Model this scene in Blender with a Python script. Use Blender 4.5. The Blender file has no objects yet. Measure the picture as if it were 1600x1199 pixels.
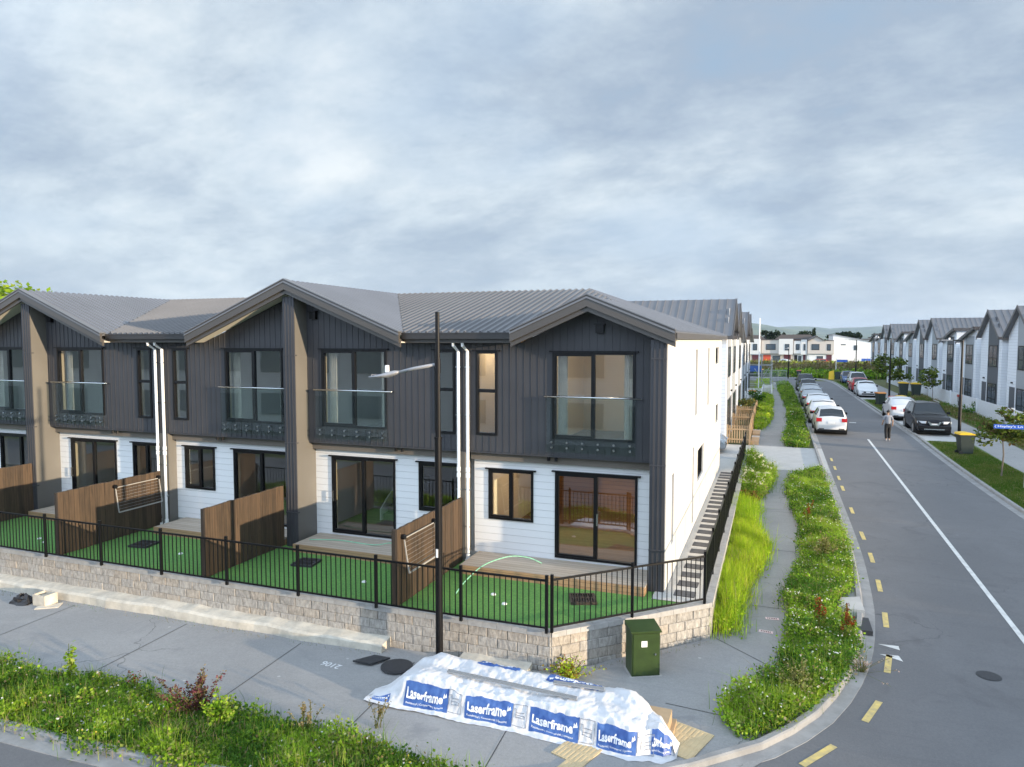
import bpy, math, random
import numpy as np
from mathutils import Vector, Matrix, Euler
from mathutils.geometry import tessellate_polygon
random.seed(7); RNG = np.random.default_rng(7)
R = math.radians
scene = bpy.context.scene
COL = scene.collection
# ------------------------------------------------------------------ camera
H = 6.1
cam_d = bpy.data.cameras.new('camera'); cam = bpy.data.objects.new('camera', cam_d); COL.objects.link(cam)
cam.location = (0, 0, H); cam.rotation_euler = (R(90 - 3.527), 0, R(20.583))
cam_d.sensor_width = 36; cam_d.lens = 36 * 1095 / 1600; cam_d.clip_end = 30000; cam_d.clip_start = 0.1
scene.camera = cam
# ------------------------------------------------------------------ light
SUN_EL, SUN_AZ = 7.2, 12.5      # azimuth measured from +X towards -Y
sdir = Vector((math.cos(R(SUN_AZ)) * math.cos(R(SUN_EL)), -math.sin(R(SUN_AZ)) * math.cos(R(SUN_EL)), math.sin(R(SUN_EL))))
sun_d = bpy.data.lights.new('sun', 'SUN'); sun = bpy.data.objects.new('sun', sun_d); COL.objects.link(sun)
sun.rotation_euler = (-sdir).to_track_quat('-Z', 'Y').to_euler(); sun.location = (60, -20, 30)
sun_d.energy = 5.0; sun_d.angle = R(0.6); sun_d.color = (1.0, 0.80, 0.56)
scene.view_settings.view_transform = 'Standard'; scene.view_settings.look = 'None'
scene.view_settings.exposure = 0.78; scene.view_settings.gamma = 1

world = bpy.data.worlds.new('World'); scene.world = world; world.use_nodes = True
def nn(nt, typ, **kw):
    n = nt.nodes.new(typ)
    for k, v in kw.items(): setattr(n, k, v)
    return n
def mth(nt, op, a, b=None, c=None, clamp=False):
    n = nt.nodes.new('ShaderNodeMath'); n.operation = op; n.use_clamp = clamp
    for i, v in enumerate((a, b, c)):
        if v is None: continue
        if isinstance(v, (int, float)): n.inputs[i].default_value = v
        else: nt.links.new(v, n.inputs[i])
    return n.outputs[0]
def mixc(nt, fac, a, b, typ='MIX'):
    n = nt.nodes.new('ShaderNodeMixRGB'); n.blend_type = typ
    for i, v in enumerate((fac, a, b)):
        if isinstance(v, (int, float)): n.inputs[i].default_value = v
        elif isinstance(v, tuple): n.inputs[i].default_value = (v[0], v[1], v[2], 1)
        else: nt.links.new(v, n.inputs[i])
    return n.outputs[0]
def noise(nt, vec, scale, detail=4, rough=.5, dist=0.):
    n = nt.nodes.new('ShaderNodeTexNoise'); n.inputs['Scale'].default_value = scale
    n.inputs['Detail'].default_value = detail; n.inputs['Roughness'].default_value = rough
    n.inputs['Distortion'].default_value = dist
    if vec is not None: nt.links.new(vec, n.inputs['Vector'])
    return n.outputs['Fac']
def ramp(nt, fac, stops):
    n = nt.nodes.new('ShaderNodeValToRGB'); cr = n.color_ramp
    while len(cr.elements) < len(stops): cr.elements.new(.5)
    for e, (p, c) in zip(cr.elements, stops):
        e.position = p; e.color = (c[0], c[1], c[2], 1) if isinstance(c, tuple) else (c, c, c, 1)
    nt.links.new(fac, n.inputs[0]); return n.outputs[0]
def build_world():
    nt = world.node_tree; nt.nodes.clear()
    out = nn(nt, 'ShaderNodeOutputWorld')
    sky = nn(nt, 'ShaderNodeTexSky', sky_type='NISHITA'); sky.sun_disc = False
    sky.sun_elevation = R(SUN_EL); sky.sun_rotation = R(90 + SUN_AZ)
    b1 = nn(nt, 'ShaderNodeBackground'); b1.inputs[1].default_value = .065; nt.links.new(sky.outputs[0], b1.inputs[0])
    tc = nn(nt, 'ShaderNodeTexCoord'); sep = nn(nt, 'ShaderNodeSeparateXYZ'); nt.links.new(tc.outputs['Generated'], sep.inputs[0])
    x, y, z = sep.outputs
    zz = mth(nt, 'ADD', mth(nt, 'MAXIMUM', z, 0.0), .34)
    # view-aligned world axes: a = across (towards +X,+Y*.37), d = depth
    cmb = nn(nt, 'ShaderNodeCombineXYZ')
    nt.links.new(mth(nt, 'DIVIDE', x, zz), cmb.inputs[0]); nt.links.new(mth(nt, 'DIVIDE', y, zz), cmb.inputs[1])
    mp = nn(nt, 'ShaderNodeMapping'); mp.inputs['Rotation'].default_value = (0, 0, R(8)); mp.inputs['Scale'].default_value = (1.25, 1.6, 1); mp.inputs['Location'].default_value = (5.3, .9, 0)
    nt.links.new(cmb.outputs[0], mp.inputs[0]); v = mp.outputs[0]
    n1 = noise(nt, v, 1.25, 13, .64, .12); n2 = noise(nt, v, .55, 4, .5, .1); n3 = noise(nt, v, 3.6, 12, .66, .12)
    f = mth(nt, 'ADD', mth(nt, 'MULTIPLY', n1, .50), mth(nt, 'ADD', mth(nt, 'MULTIPLY', n2, .38), mth(nt, 'MULTIPLY', n3, .12)))
    c = ramp(nt, f, [(.36, (.33, .46, .62)), (.435, (.375, .465, .585)), (.49, (.475, .565, .67)), (.54, (.61, .70, .78)), (.61, (.80, .86, .90))])
    nb = noise(nt, v, .8, 3, .5, .1); c = mixc(nt, mth(nt, 'MULTIPLY', ramp(nt, nb, [(.50, 0.), (.66, 1.)]), .5), c, (.40, .54, .72))
    hz = mth(nt, 'MULTIPLY', mth(nt, 'SUBTRACT', .20, z, clamp=True), 4.2, clamp=True)   # lower band: brighter, bluer air
    c = mixc(nt, mth(nt, 'MULTIPLY', hz, .45), c, (.56, .665, .77))
    # sky made brighter and bluer behind the camera, added to light the shaded fronts
    nv = nn(nt, 'ShaderNodeVectorMath', operation='DOT_PRODUCT'); nt.links.new(tc.outputs['Generated'], nv.inputs[0])
    s2 = Vector((-.12, -.90, .36)).normalized(); nv.inputs[1].default_value = s2
    g = nn(nt, 'ShaderNodeMapRange'); g.inputs[1].default_value = -.35; g.inputs[2].default_value = .9; g.inputs[3].default_value = .68; g.inputs[4].default_value = 2.05
    nt.links.new(nv.outputs['Value'], g.inputs[0])
    tf = nn(nt, 'ShaderNodeMapRange'); tf.inputs[1].default_value = 0.; tf.inputs[2].default_value = .8; nt.links.new(nv.outputs['Value'], tf.inputs[0])
    c = mixc(nt, tf.outputs[0], c, mixc(nt, 1., c, (.95, 1.0, 1.08), 'MULTIPLY'))
    b2 = nn(nt, 'ShaderNodeBackground'); nt.links.new(c, b2.inputs[0]); nt.links.new(g.outputs[0], b2.inputs[1])
    mx = nn(nt, 'ShaderNodeMixShader'); mx.inputs[0].default_value = .93
    nt.links.new(b1.outputs[0], mx.inputs[1]); nt.links.new(b2.outputs[0], mx.inputs[2]); nt.links.new(mx.outputs[0], out.inputs[0])
build_world()

# ------------------------------------------------------------------ materials
M = {}
def mat(name, col, rough=.6, metal=0., var=.0, vs=4., bump=0., bs=30., spec=.5, col2=None, emit=None, es=1.):
    m = bpy.data.materials.new(name); m.use_nodes = True; nt = m.node_tree
    p = nt.nodes['Principled BSDF']; p.inputs['Roughness'].default_value = rough; p.inputs['Metallic'].default_value = metal
    p.inputs['Specular IOR Level'].default_value = spec
    tc = nn(nt, 'ShaderNodeTexCoord'); v = tc.outputs['Object']
    c2 = col2 or tuple(x * (1 - var) for x in col)
    if var > 0 or col2:
        f = ramp(nt, noise(nt, v, vs, 6, .6), [(.35, 0.), (.65, 1.)])
        nt.links.new(mixc(nt, f, col, c2), p.inputs['Base Color'])
    else: p.inputs['Base Color'].default_value = (*col, 1)
    if bump > 0:
        b = nn(nt, 'ShaderNodeBump'); b.inputs['Strength'].default_value = bump; b.inputs['Distance'].default_value = .02
        nt.links.new(noise(nt, v, bs, 5, .6), b.inputs['Height']); nt.links.new(b.outputs[0], p.inputs['Normal'])
    if emit: p.inputs['Emission Color'].default_value = (*emit, 1); p.inputs['Emission Strength'].default_value = es
    M[name] = m; return m
def pn(name): return M[name].node_tree, M[name].node_tree.nodes['Principled BSDF']
mat('white_wall', (.62, .615, .60), .7, var=.04, vs=1.5, bump=.15, bs=60)
mat('white_pipe', (.82, .81, .80), .35)
mat('cladding', (.060, .060, .066), .5, var=.18, vs=.8, spec=.3)
mat('blade', (.138, .130, .116), .5, var=.1, vs=1.)
mat('black_metal', (.006, .006, .007), .4, spec=.25)
mat('frame_black', (.006, .006, .007), .4, spec=.3)
mat('roof', (.175, .176, .186), .34, metal=.3, var=.16, vs=.35)
mat('roof_dark', (.085, .078, .078), .4, metal=.2, var=.1)
mat('barge', (.075, .067, .060), .4, var=.1, vs=.6)
mat('gutter_dark', (.028, .025, .024), .4); mat('soffit', (.62, .58, .50), .6)
mat('steel', (.55, .57, .58), .25, metal=1.)
mat('interior', (.70, .67, .62), .8)
mat('interior_cream', (.72, .65, .53), .8)
mat('skirting', (.8, .8, .78), .5)
mat('jamb', (.62, .50, .34), .5)
mat('curtain', (.55, .50, .42), .9, var=.2)
mat('carpet', (.16, .14, .12), .95, var=.15, vs=30)
mat('concrete_cap', (.40, .39, .375), .85, var=.22, vs=7, bump=.4, bs=60)
mat('footing', (.60, .55, .46), .85, var=.28, vs=4, bump=.6, bs=22)
mat('concrete_light', (.42, .42, .41), .85, var=.12, vs=2.5, bump=.2, bs=60)
mat('kerb', (.29, .29, .288), .85, var=.25, vs=3., bump=.3, bs=50)
mat('paver', (.10, .10, .105), .8, var=.3, vs=12, bump=.4, bs=50)
mat('pale_gravel', (.58, .56, .52), .9, var=.2, vs=25, bump=.6, bs=90)
mat('box_green', (.032, .060, .014), .38, var=.25, vs=5)
mat('plate_white', (.75, .75, .74), .4)
mat('lamp_grey', (.30, .30, .31), .4, metal=.3)
mat('white_plastic', (.82, .82, .80), .35)
mat('iron', (.035, .037, .042), .55, var=.3, vs=30)
mat('iron_brown', (.055, .04, .03), .6, var=.3, vs=20)
mat('hose_green', (.25, .55, .36), .4)
mat('cord_white', (.33, .32, .30), .5)
mat('tarp', (.64, .64, .655), .45, var=.05, vs=9, bump=.45, bs=14)
mat('print_blue', (.030, .085, .30), .5, col2=(.07, .16, .42), vs=5)
mat('print_white', (.80, .81, .83), .5)
mat('print_grey', (.25, .27, .32), .5)
mat('board_brown', (.42, .30, .18), .7, var=.2)
mat('tactile', (.55, .43, .25), .75, var=.12, vs=5)
mat('yellow_paint', (.66, .50, .16), .7, col2=(.42, .34, .17), vs=9)
mat('white_paint', (.66, .66, .64), .7, var=.25, vs=7)
mat('chalk', (.62, .62, .62), .9)
mat('sticker', (.70, .62, .60), .6, col2=(.6, .35, .35), vs=25)
mat('tyre', (.015, .015, .016), .8)
mat('rim', (.35, .36, .37), .3, metal=.8)
mat('car_glass', (.012, .018, .024), .05, spec=.6)
mat('paint_white', (.60, .61, .62), .2); mat('paint_silver', (.42, .45, .48), .25, metal=.5)
mat('paint_black', (.008, .009, .012), .2, spec=.25); mat('paint_grey', (.10, .11, .13), .22, metal=.3)
mat('paint_blue', (.06, .10, .20), .25, metal=.2); mat('paint_red', (.35, .02, .025), .25)
mat('lamp_red', (.45, .015, .02), .2); mat('lamp_clear', (.6, .62, .65), .12)
mat('bin_dark', (.020, .032, .028), .5, var=.1); mat('lid_yellow', (.72, .45, .02), .45); mat('lid_orange', (.62, .22, .03), .45)
mat('lid_red', (.35, .05, .04), .5)
mat('sign_blue', (.03, .11, .48), .4); mat('skin', (.36, .22, .15), .6); mat('hair', (.012, .010, .010), .6)
mat('shirt', (.24, .25, .28), .85, var=.1); mat('trousers', (.007, .007, .008), .85); mat('shoe', (.3, .3, .3), .6)
mat('bark', (.16, .13, .10), .9, var=.3, vs=14); mat('bark_dark', (.06, .045, .035), .9)
mat('fence_white', (.66, .68, .71), .6, var=.06)
mat('siding_grey', (.30, .32, .345), .6); mat('siding_dark', (.085, .092, .105), .6)
mat('red_panel', (.55, .075, .03), .6); mat('maroon', (.10, .02, .035), .6); mat('curtained_glass', (.30, .33, .35), .12, spec=.8); mat('beige_panel', (.52, .47, .42), .7)
mat('far_glass', (.06, .08, .10), .15, spec=.8)
mat('far_roof', (.10, .085, .08), .7); mat('brick_far', (.25, .13, .10), .8)
mat('bag_black', (.016, .016, .018), .45)
mat('dirt', (.10, .075, .06), .95, var=.3, vs=2, bump=.4)
mat('blue_tarp', (.03, .09, .30), .6); mat('galv', (.38, .39, .40), .45, metal=.6)
mat('orange_sign', (.7, .12, .03), .6)
mat('added_lamp_glow', (.9, .8, .6), .5, emit=(1., .72, .42), es=9.)
def weatherboard(name, col, pitch=.17, lines=.5):
    m = mat(name, col, .62); nt, p = pn(name)
    tc = nn(nt, 'ShaderNodeTexCoord'); sep = nn(nt, 'ShaderNodeSeparateXYZ'); nt.links.new(tc.outputs['Object'], sep.inputs[0])
    f = mth(nt, 'FRACT', mth(nt, 'DIVIDE', mth(nt, 'ADD', sep.outputs[2], 100.), pitch))
    gap = mth(nt, 'LESS_THAN', f, .07)  # thin shadow line under each lapped board, put into the colour
    nz = noise(nt, tc.outputs['Object'], 1.2, 5)
    c = mixc(nt, mth(nt, 'MULTIPLY', nz, .12), col, tuple(x * .7 for x in col))
    nt.links.new(mixc(nt, mth(nt, 'MULTIPLY', gap, lines), c, tuple(x * .35 for x in col)), p.inputs['Base Color'])
    b = nn(nt, 'ShaderNodeBump'); b.inputs['Strength'].default_value = .8; b.inputs['Distance'].default_value = .025; b.invert = True
    nt.links.new(f, b.inputs['Height']); nt.links.new(b.outputs[0], p.inputs['Normal'])
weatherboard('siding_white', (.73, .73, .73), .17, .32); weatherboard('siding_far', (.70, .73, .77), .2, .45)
def wood(name, c1, c2, axis, pitch, rough=.75, gap=.06):
    m = mat(name, c1, rough); nt, p = pn(name)
    tc = nn(nt, 'ShaderNodeTexCoord'); sep = nn(nt, 'ShaderNodeSeparateXYZ'); nt.links.new(tc.outputs['Object'], sep.inputs[0])
    q = mth(nt, 'DIVIDE', mth(nt, 'ADD', sep.outputs[axis], 50.), pitch)
    idx = mth(nt, 'FLOOR', q); f = mth(nt, 'FRACT', q)
    wn = nn(nt, 'ShaderNodeTexWhiteNoise', noise_dimensions='1D'); nt.links.new(idx, wn.inputs['W'])
    mp = nn(nt, 'ShaderNodeMapping'); sc = [14, 14, 14]; sc[2 if axis != 2 else 0] = 1.4
    if name.startswith('deck') or name.startswith('floor'): sc = [1.4, 14, 14]
    mp.inputs['Scale'].default_value = sc; nt.links.new(tc.outputs['Object'], mp.inputs[0])
    add = nn(nt, 'ShaderNodeVectorMath', operation='ADD'); nt.links.new(mp.outputs[0], add.inputs[0]); nt.links.new(wn.outputs['Color'], add.inputs[1])
    g = noise(nt, add.outputs[0], 1.3, 7, .65, .6)
    k = mth(nt, 'ADD', mth(nt, 'MULTIPLY', g, .8), mth(nt, 'MULTIPLY', wn.outputs['Value'], .2))
    c = mixc(nt, ramp(nt, k, [(.25, 0.), (.8, 1.)]), c1, c2)
    gp = mth(nt, 'LESS_THAN', f, gap)
    nt.links.new(mixc(nt, mth(nt, 'MULTIPLY', gp, .8), c, (.012, .010, .008)), p.inputs['Base Color'])
wood('timber_fence', (.024, .016, .010), (.105, .066, .038), 1, .145)
wood('picket_timber', (.30, .20, .11), (.46, .33, .20), 0, .5, gap=0.)
wood('deck_top', (.36, .30, .235), (.50, .43, .35), 1, .14)
wood('deck_face', (.27, .16, .085), (.42, .27, .15), 2, .09)
wood('floor_wood', (.16, .085, .045), (.30, .18, .10), 1, .12)
wood('wall_wood', (.17, .075, .025), (.26, .12, .045), 2, .12)
def blocks_mat():
    m = mat('split_block', (.40, .35, .29), .95); nt, p = pn('split_block')
    at = nn(nt, 'ShaderNodeAttribute', attribute_name='Col'); tc = nn(nt, 'ShaderNodeTexCoord')
    mp = nn(nt, 'ShaderNodeMapping'); mp.inputs['Scale'].default_value = (1, 1, .45); nt.links.new(tc.outputs['Object'], mp.inputs[0])
    n = noise(nt, mp.outputs[0], 16, 8, .72, .3)
    c = mixc(nt, ramp(nt, n, [(.32, .0), (.68, 1.)]), (.21, .202, .19), (.49, .47, .44))
    nt.links.new(mixc(nt, .55, c, at.outputs['Color'], 'MULTIPLY'), p.inputs['Base Color'])
    b = nn(nt, 'ShaderNodeBump'); b.inputs['Strength'].default_value = 1.; b.inputs['Distance'].default_value = .03
    nt.links.new(n, b.inputs['Height']); nt.links.new(b.outputs[0], p.inputs['Normal'])
blocks_mat()
def ground_mat(name, c1, c2, speck, rough=.9, big=.35, mid=3., fine=70., fs=.25, stain=None):
    m = mat(name, c1, rough); nt, p = pn(name)
    tc = nn(nt, 'ShaderNodeTexCoord'); v = tc.outputs['Object']
    a = noise(nt, v, big, 5, .55, .4); b = noise(nt, v, mid, 6, .6); f = noise(nt, v, fine, 3, .7)
    c = mixc(nt, ramp(nt, a, [(.35, 0.), (.65, 1.)]), c1, c2)
    c = mixc(nt, mth(nt, 'MULTIPLY', ramp(nt, b, [(.45, 0.), (.7, 1.)]), .45), c, tuple(x * .8 for x in c2))
    c = mixc(nt, mth(nt, 'MULTIPLY', ramp(nt, f, [(.42, 0.), (.62, 1.)]), fs), c, speck)
    f2 = noise(nt, v, fine * .3, 4, .75); c = mixc(nt, mth(nt, 'MULTIPLY', ramp(nt, f2, [(.40, 0.), (.66, 1.)]), fs * 1.1), c, tuple(x * .72 for x in c1))
    if stain:
        s2 = noise(nt, v, .28, 7, .7, 1.2); c = mixc(nt, mth(nt, 'MULTIPLY', ramp(nt, s2, [(.50, 0.), (.62, 1.)]), .30), c, tuple(x * 1.18 for x in c2))
        sc_ = nn(nt, 'ShaderNodeMapping'); sc_.inputs['Scale'].default_value = (.25, 3.2, 1); nt.links.new(v, sc_.inputs[0])
        s3 = noise(nt, sc_.outputs[0], 1.2, 6, .7, .5); c = mixc(nt, mth(nt, 'MULTIPLY', ramp(nt, s3, [(.55, 0.), (.66, 1.)]), .22), c, stain)
        vc = nn(nt, 'ShaderNodeTexVoronoi', feature='DISTANCE_TO_EDGE'); vc.inputs['Scale'].default_value = .22
        wv = nn(nt, 'ShaderNodeVectorMath', operation='ADD'); nt.links.new(v, wv.inputs[0]); nz_ = nn(nt, 'ShaderNodeTexNoise'); nz_.inputs['Scale'].default_value = 1.3; nz_.inputs['Detail'].default_value = 6; nt.links.new(v, nz_.inputs['Vector']); nt.links.new(nz_.outputs['Color'], wv.inputs[1]); nt.links.new(wv.outputs[0], vc.inputs['Vector'])
        cr_ = mth(nt, 'MULTIPLY', mth(nt, 'LESS_THAN', vc.outputs['Distance'], .0022), ramp(nt, noise(nt, v, .17, 3), [(.50, 0.), (.58, 1.)])); c = mixc(nt, mth(nt, 'MULTIPLY', cr_, .6), c, tuple(x * .35 for x in c1))
        vo = nn(nt, 'ShaderNodeTexVoronoi'); vo.inputs['Scale'].default_value = 1.1; nt.links.new(v, vo.inputs['Vector']); c = mixc(nt, mth(nt, 'MULTIPLY', mth(nt, 'LESS_THAN', vo.outputs['Distance'], .035), .5), c, tuple(x * 1.7 for x in c2))
        s = noise(nt, v, .9, 8, .62, .8); c = mixc(nt, mth(nt, 'MULTIPLY', ramp(nt, s, [(.57, 0.), (.68, 1.)]), .55), c, stain)
    nt.links.new(c, p.inputs['Base Color'])
    bb = nn(nt, 'ShaderNodeBump'); bb.inputs['Strength'].default_value = .35; bb.inputs['Distance'].default_value = .01
    nt.links.new(f, bb.inputs['Height']); nt.links.new(bb.outputs[0], p.inputs['Normal'])
ground_mat('asphalt', (.118, .120, .126), (.142, .144, .150), (.20, .20, .205), fs=.3, stain=(.09, .09, .095))
ground_mat('pavement', (.24, .237, .232), (.295, .29, .282), (.40, .395, .385), fs=.32, stain=(.185, .187, .195))
ground_mat('turf', (.065, .205, .050), (.10, .25, .05), (.19, .38, .07), big=.7, mid=5., fine=60., fs=.7)
ground_mat('soil', (.06, .06, .03), (.045, .07, .02), (.10, .12, .04))
ground_mat('verge_grass', (.055, .105, .018), (.085, .125, .022), (.13, .17, .04), fs=.5)
ground_mat('field', (.11, .115, .035), (.07, .10, .025), (.18, .14, .07), big=.05, mid=.25, fine=3.)
def glass_mat(name, tint, refl, rough=.0):
    m = bpy.data.materials.new(name); m.use_nodes = True; nt = m.node_tree; nt.nodes.clear()
    o = nn(nt, 'ShaderNodeOutputMaterial'); t = nn(nt, 'ShaderNodeBsdfTransparent'); t.inputs[0].default_value = (*tint, 1)
    g = nn(nt, 'ShaderNodeBsdfGlossy'); g.inputs['Roughness'].default_value = rough; g.inputs['Color'].default_value = (.93, .97, 1, 1)
    fr = nn(nt, 'ShaderNodeLayerWeight')
    tc = nn(nt, 'ShaderNodeTexCoord'); b = nn(nt, 'ShaderNodeBump'); b.inputs['Strength'].default_value = .006; b.inputs['Distance'].default_value = .05
    nt.links.new(noise(nt, tc.outputs['Object'], 1.6, 2), b.inputs['Height']); nt.links.new(b.outputs[0], g.inputs['Normal'])
    f = mth(nt, 'ADD', mth(nt, 'MULTIPLY', mth(nt, 'POWER', fr.outputs['Facing'], 4.), .8), refl + .04, clamp=True)
    mx = nn(nt, 'ShaderNodeMixShader'); nt.links.new(f, mx.inputs[0]); nt.links.new(t.outputs[0], mx.inputs[1]); nt.links.new(g.outputs[0], mx.inputs[2])
    nt.links.new(mx.outputs[0], o.inputs[0]); M[name] = m
glass_mat('window_glass', (.86, .90, .89), .26); glass_mat('balustrade_glass', (.93, .972, .966), .0); glass_mat('lower_glass', (.80, .85, .84), .17)
def leaf_mat(name, transl=.35):
    m = bpy.data.materials.new(name); m.use_nodes = True; nt = m.node_tree; nt.nodes.clear()
    o = nn(nt, 'ShaderNodeOutputMaterial'); at = nn(nt, 'ShaderNodeAttribute', attribute_name='Col')
    d = nn(nt, 'ShaderNodeBsdfDiffuse'); t = nn(nt, 'ShaderNodeBsdfTranslucent'); mx = nn(nt, 'ShaderNodeMixShader'); mx.inputs[0].default_value = transl
    nt.links.new(at.outputs['Color'], d.inputs[0]); nt.links.new(at.outputs['Color'], t.inputs[0])
    nt.links.new(d.outputs[0], mx.inputs[1]); nt.links.new(t.outputs[0], mx.inputs[2]); nt.links.new(mx.outputs[0], o.inputs[0]); M[name] = m
leaf_mat('leaf', .42); leaf_mat('leaf_opaque', .12)
def hill_mat():
    m = mat('hill', (.05, .085, .05), .95); nt, p = pn('hill'); tc = nn(nt, 'ShaderNodeTexCoord')
    n = noise(nt, tc.outputs['Object'], .004, 6, .6); nt.links.new(ramp(nt, n, [(.4, (.035, .07, .045)), (.6, (.10, .13, .07))]), p.inputs['Base Color'])
hill_mat()

# ------------------------------------------------------------------ builders
class MB:
    def __init__(s): s.v = []; s.f = []; s.c = []; s.usec = False
    def add(s, vs, fs):
        n = len(s.v); s.v += [tuple(v) for v in vs]; s.f += [tuple(i + n for i in f) for f in fs]; return s
    def box(s, x0, x1, y0, y1, z0, z1):
        return s.add([(x0, y0, z0), (x1, y0, z0), (x1, y1, z0), (x0, y1, z0), (x0, y0, z1), (x1, y0, z1), (x1, y1, z1), (x0, y1, z1)],
                     [(0, 3, 2, 1), (4, 5, 6, 7), (0, 1, 5, 4), (1, 2, 6, 5), (2, 3, 7, 6), (3, 0, 4, 7)])
    def obox(s, c, ax, ay, az):   # oriented box: centre and three half-axis vectors
        c, ax, ay, az = map(Vector, (c, ax, ay, az)); vs = []
        for k in (-1, 1):
            for i, j in ((-1, -1), (1, -1), (1, 1), (-1, 1)): vs.append(c + ax * i + ay * j + az * k)
        return s.add(vs, [(0, 3, 2, 1), (4, 5, 6, 7), (0, 1, 5, 4), (1, 2, 6, 5), (2, 3, 7, 6), (3, 0, 4, 7)])
    def bar(s, p, q, w, h, upv=(0, 0, 1)):
        p, q = Vector(p), Vector(q); d = (q - p); L = d.length; d.normalize(); u = Vector(upv)
        sd = d.cross(u)
        if sd.length < 1e-4: sd = d.cross(Vector((1, 0, 0)))
        sd.normalize(); u = sd.cross(d)
        return s.obox((p + q) / 2, d * L / 2, sd * w / 2, u * h / 2)
    def cyl(s, p, q, r0, r1=None, n=10, caps=True):
        r1 = r0 if r1 is None else r1; p, q = Vector(p), Vector(q); d = (q - p).normalized()
        a = d.orthogonal().normalized(); b = d.cross(a); vs = []
        for c, r in ((p, r0), (q, r1)):
            for i in range(n):
                t = 2 * math.pi * i / n; vs.append(c + a * math.cos(t) * r + b * math.sin(t) * r)
        fs = [(i, (i + 1) % n, n + (i + 1) % n, n + i) for i in range(n)]
        if caps: fs += [tuple(range(n))[::-1], tuple(range(n, 2 * n))]
        return s.add(vs, fs)
    def tube(s, pts, r, n=8):
        pts = [Vector(p) for p in pts]; rings = []
        base = len(s.v)
        for i, p in enumerate(pts):
            d = (pts[min(i + 1, len(pts) - 1)] - pts[max(i - 1, 0)]).normalized()
            ref = Vector((0, 0, 1)) if abs(d.z) < .95 else Vector((1, 0, 0))
            a = d.cross(ref).normalized(); b = d.cross(a)
            rr = r[i] if isinstance(r, (list, tuple)) else r
            for k in range(n):
                t = 2 * math.pi * k / n; s.v.append(tuple(p + a * math.cos(t) * rr + b * math.sin(t) * rr))
        for i in range(len(pts) - 1):
            for k in range(n): s.f.append((base + i * n + k, base + i * n + (k + 1) % n, base + (i + 1) * n + (k + 1) % n, base + (i + 1) * n + k))
        s.f.append(tuple(base + k for k in range(n))[::-1]); s.f.append(tuple(base + (len(pts) - 1) * n + k for k in range(n)))
        return s
    def prism(s, poly, off):     # poly: list of 3D points (planar), off: extrusion vector
        n = len(poly); off = Vector(off); vs = [Vector(p) for p in poly] + [Vector(p) + off for p in poly]
        return s.add(vs, [tuple(range(n)), tuple(range(2 * n - 1, n - 1, -1))] + [(i, n + i, n + (i + 1) % n, (i + 1) % n) for i in range(n)])
    def build(s, name, m, parent=None, smooth=False, world=True, cols=None, mats=None, fm=None):
        me = bpy.data.meshes.new(name); off = Vector((0, 0, 0))
        if parent is not None and world: off = Vector(parent.get('_b', (0, 0, 0)))
        me.from_pydata([(v[0] - off.x, v[1] - off.y, v[2] - off.z) for v in s.v], [], s.f)
        if isinstance(m, str): m = M[m]
        me.materials.append(m)
        if smooth: me.polygons.foreach_set('use_smooth', [True] * len(me.polygons))
        if cols is not None:
            at = me.color_attributes.new('Col', 'FLOAT_COLOR', 'POINT'); at.data.foreach_set('color', np.asarray(cols, dtype=np.float32).ravel())
        me.update(); me.validate()
        o = bpy.data.objects.new(name, me); COL.objects.link(o)
        if parent is not None: o.parent = parent
        return o
def tag(o, label, cat, group=None):
    o['label'] = label; o['category'] = cat
    if group: o['group'] = group
    return o
def thing(name, label, cat, loc=(0, 0, 0), rz=0., group=None):
    o = bpy.data.objects.new(name, None); COL.objects.link(o); o.location = loc; o.rotation_euler = (0, 0, rz); o['_b'] = tuple(loc)
    o.empty_display_size = .2
    return tag(o, label, cat, group)
def struct(o): o['kind'] = 'structure'; return o
def dup(root, loc, rz=0., label=None, group=None, swap=None):
    r = root.copy(); COL.objects.link(r); r.location = loc; r.rotation_euler = (0, 0, rz)
    if label: r['label'] = label
    if group: r['group'] = group
    for ch in list(root.children):
        c = ch.copy(); COL.objects.link(c); c.parent = r
        if swap and c.data.materials[0].name in swap:
            c.data = c.data.copy(); c.data.materials[0] = M[swap[c.data.materials[0].name]]
        for g in list(ch.children):
            d = g.copy(); COL.objects.link(d); d.parent = c
    return r
def npmesh(name, V, F, m, cols=None, parent=None, smooth=False):
    """V (n,3), F (k,3|4) arrays"""
    me = bpy.data.meshes.new(name); V = np.asarray(V, dtype=np.float32); F = np.asarray(F, dtype=np.int32); k = F.shape[1]
    if parent is not None: V = V - np.array(parent.get('_b', (0, 0, 0)), dtype=np.float32)
    me.vertices.add(len(V)); me.vertices.foreach_set('co', V.ravel())
    me.loops.add(F.size); me.loops.foreach_set('vertex_index', F.ravel())
    me.polygons.add(len(F)); me.polygons.foreach_set('loop_start', np.arange(len(F), dtype=np.int32) * k)
    me.polygons.foreach_set('loop_total', np.full(len(F), k, dtype=np.int32))
    if smooth: me.polygons.foreach_set('use_smooth', np.ones(len(F), dtype=bool))
    me.materials.append(M[m])
    if cols is not None:
        at = me.color_attributes.new('Col', 'FLOAT_COLOR', 'POINT')
        c4 = np.concatenate([cols, np.ones((len(cols), 1))], 1).astype(np.float32); at.data.foreach_set('color', c4.ravel())
    me.update(calc_edges=True); me.validate()
    o = bpy.data.objects.new(name, me); COL.objects.link(o)
    if parent is not None: o.parent = parent
    return o

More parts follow.
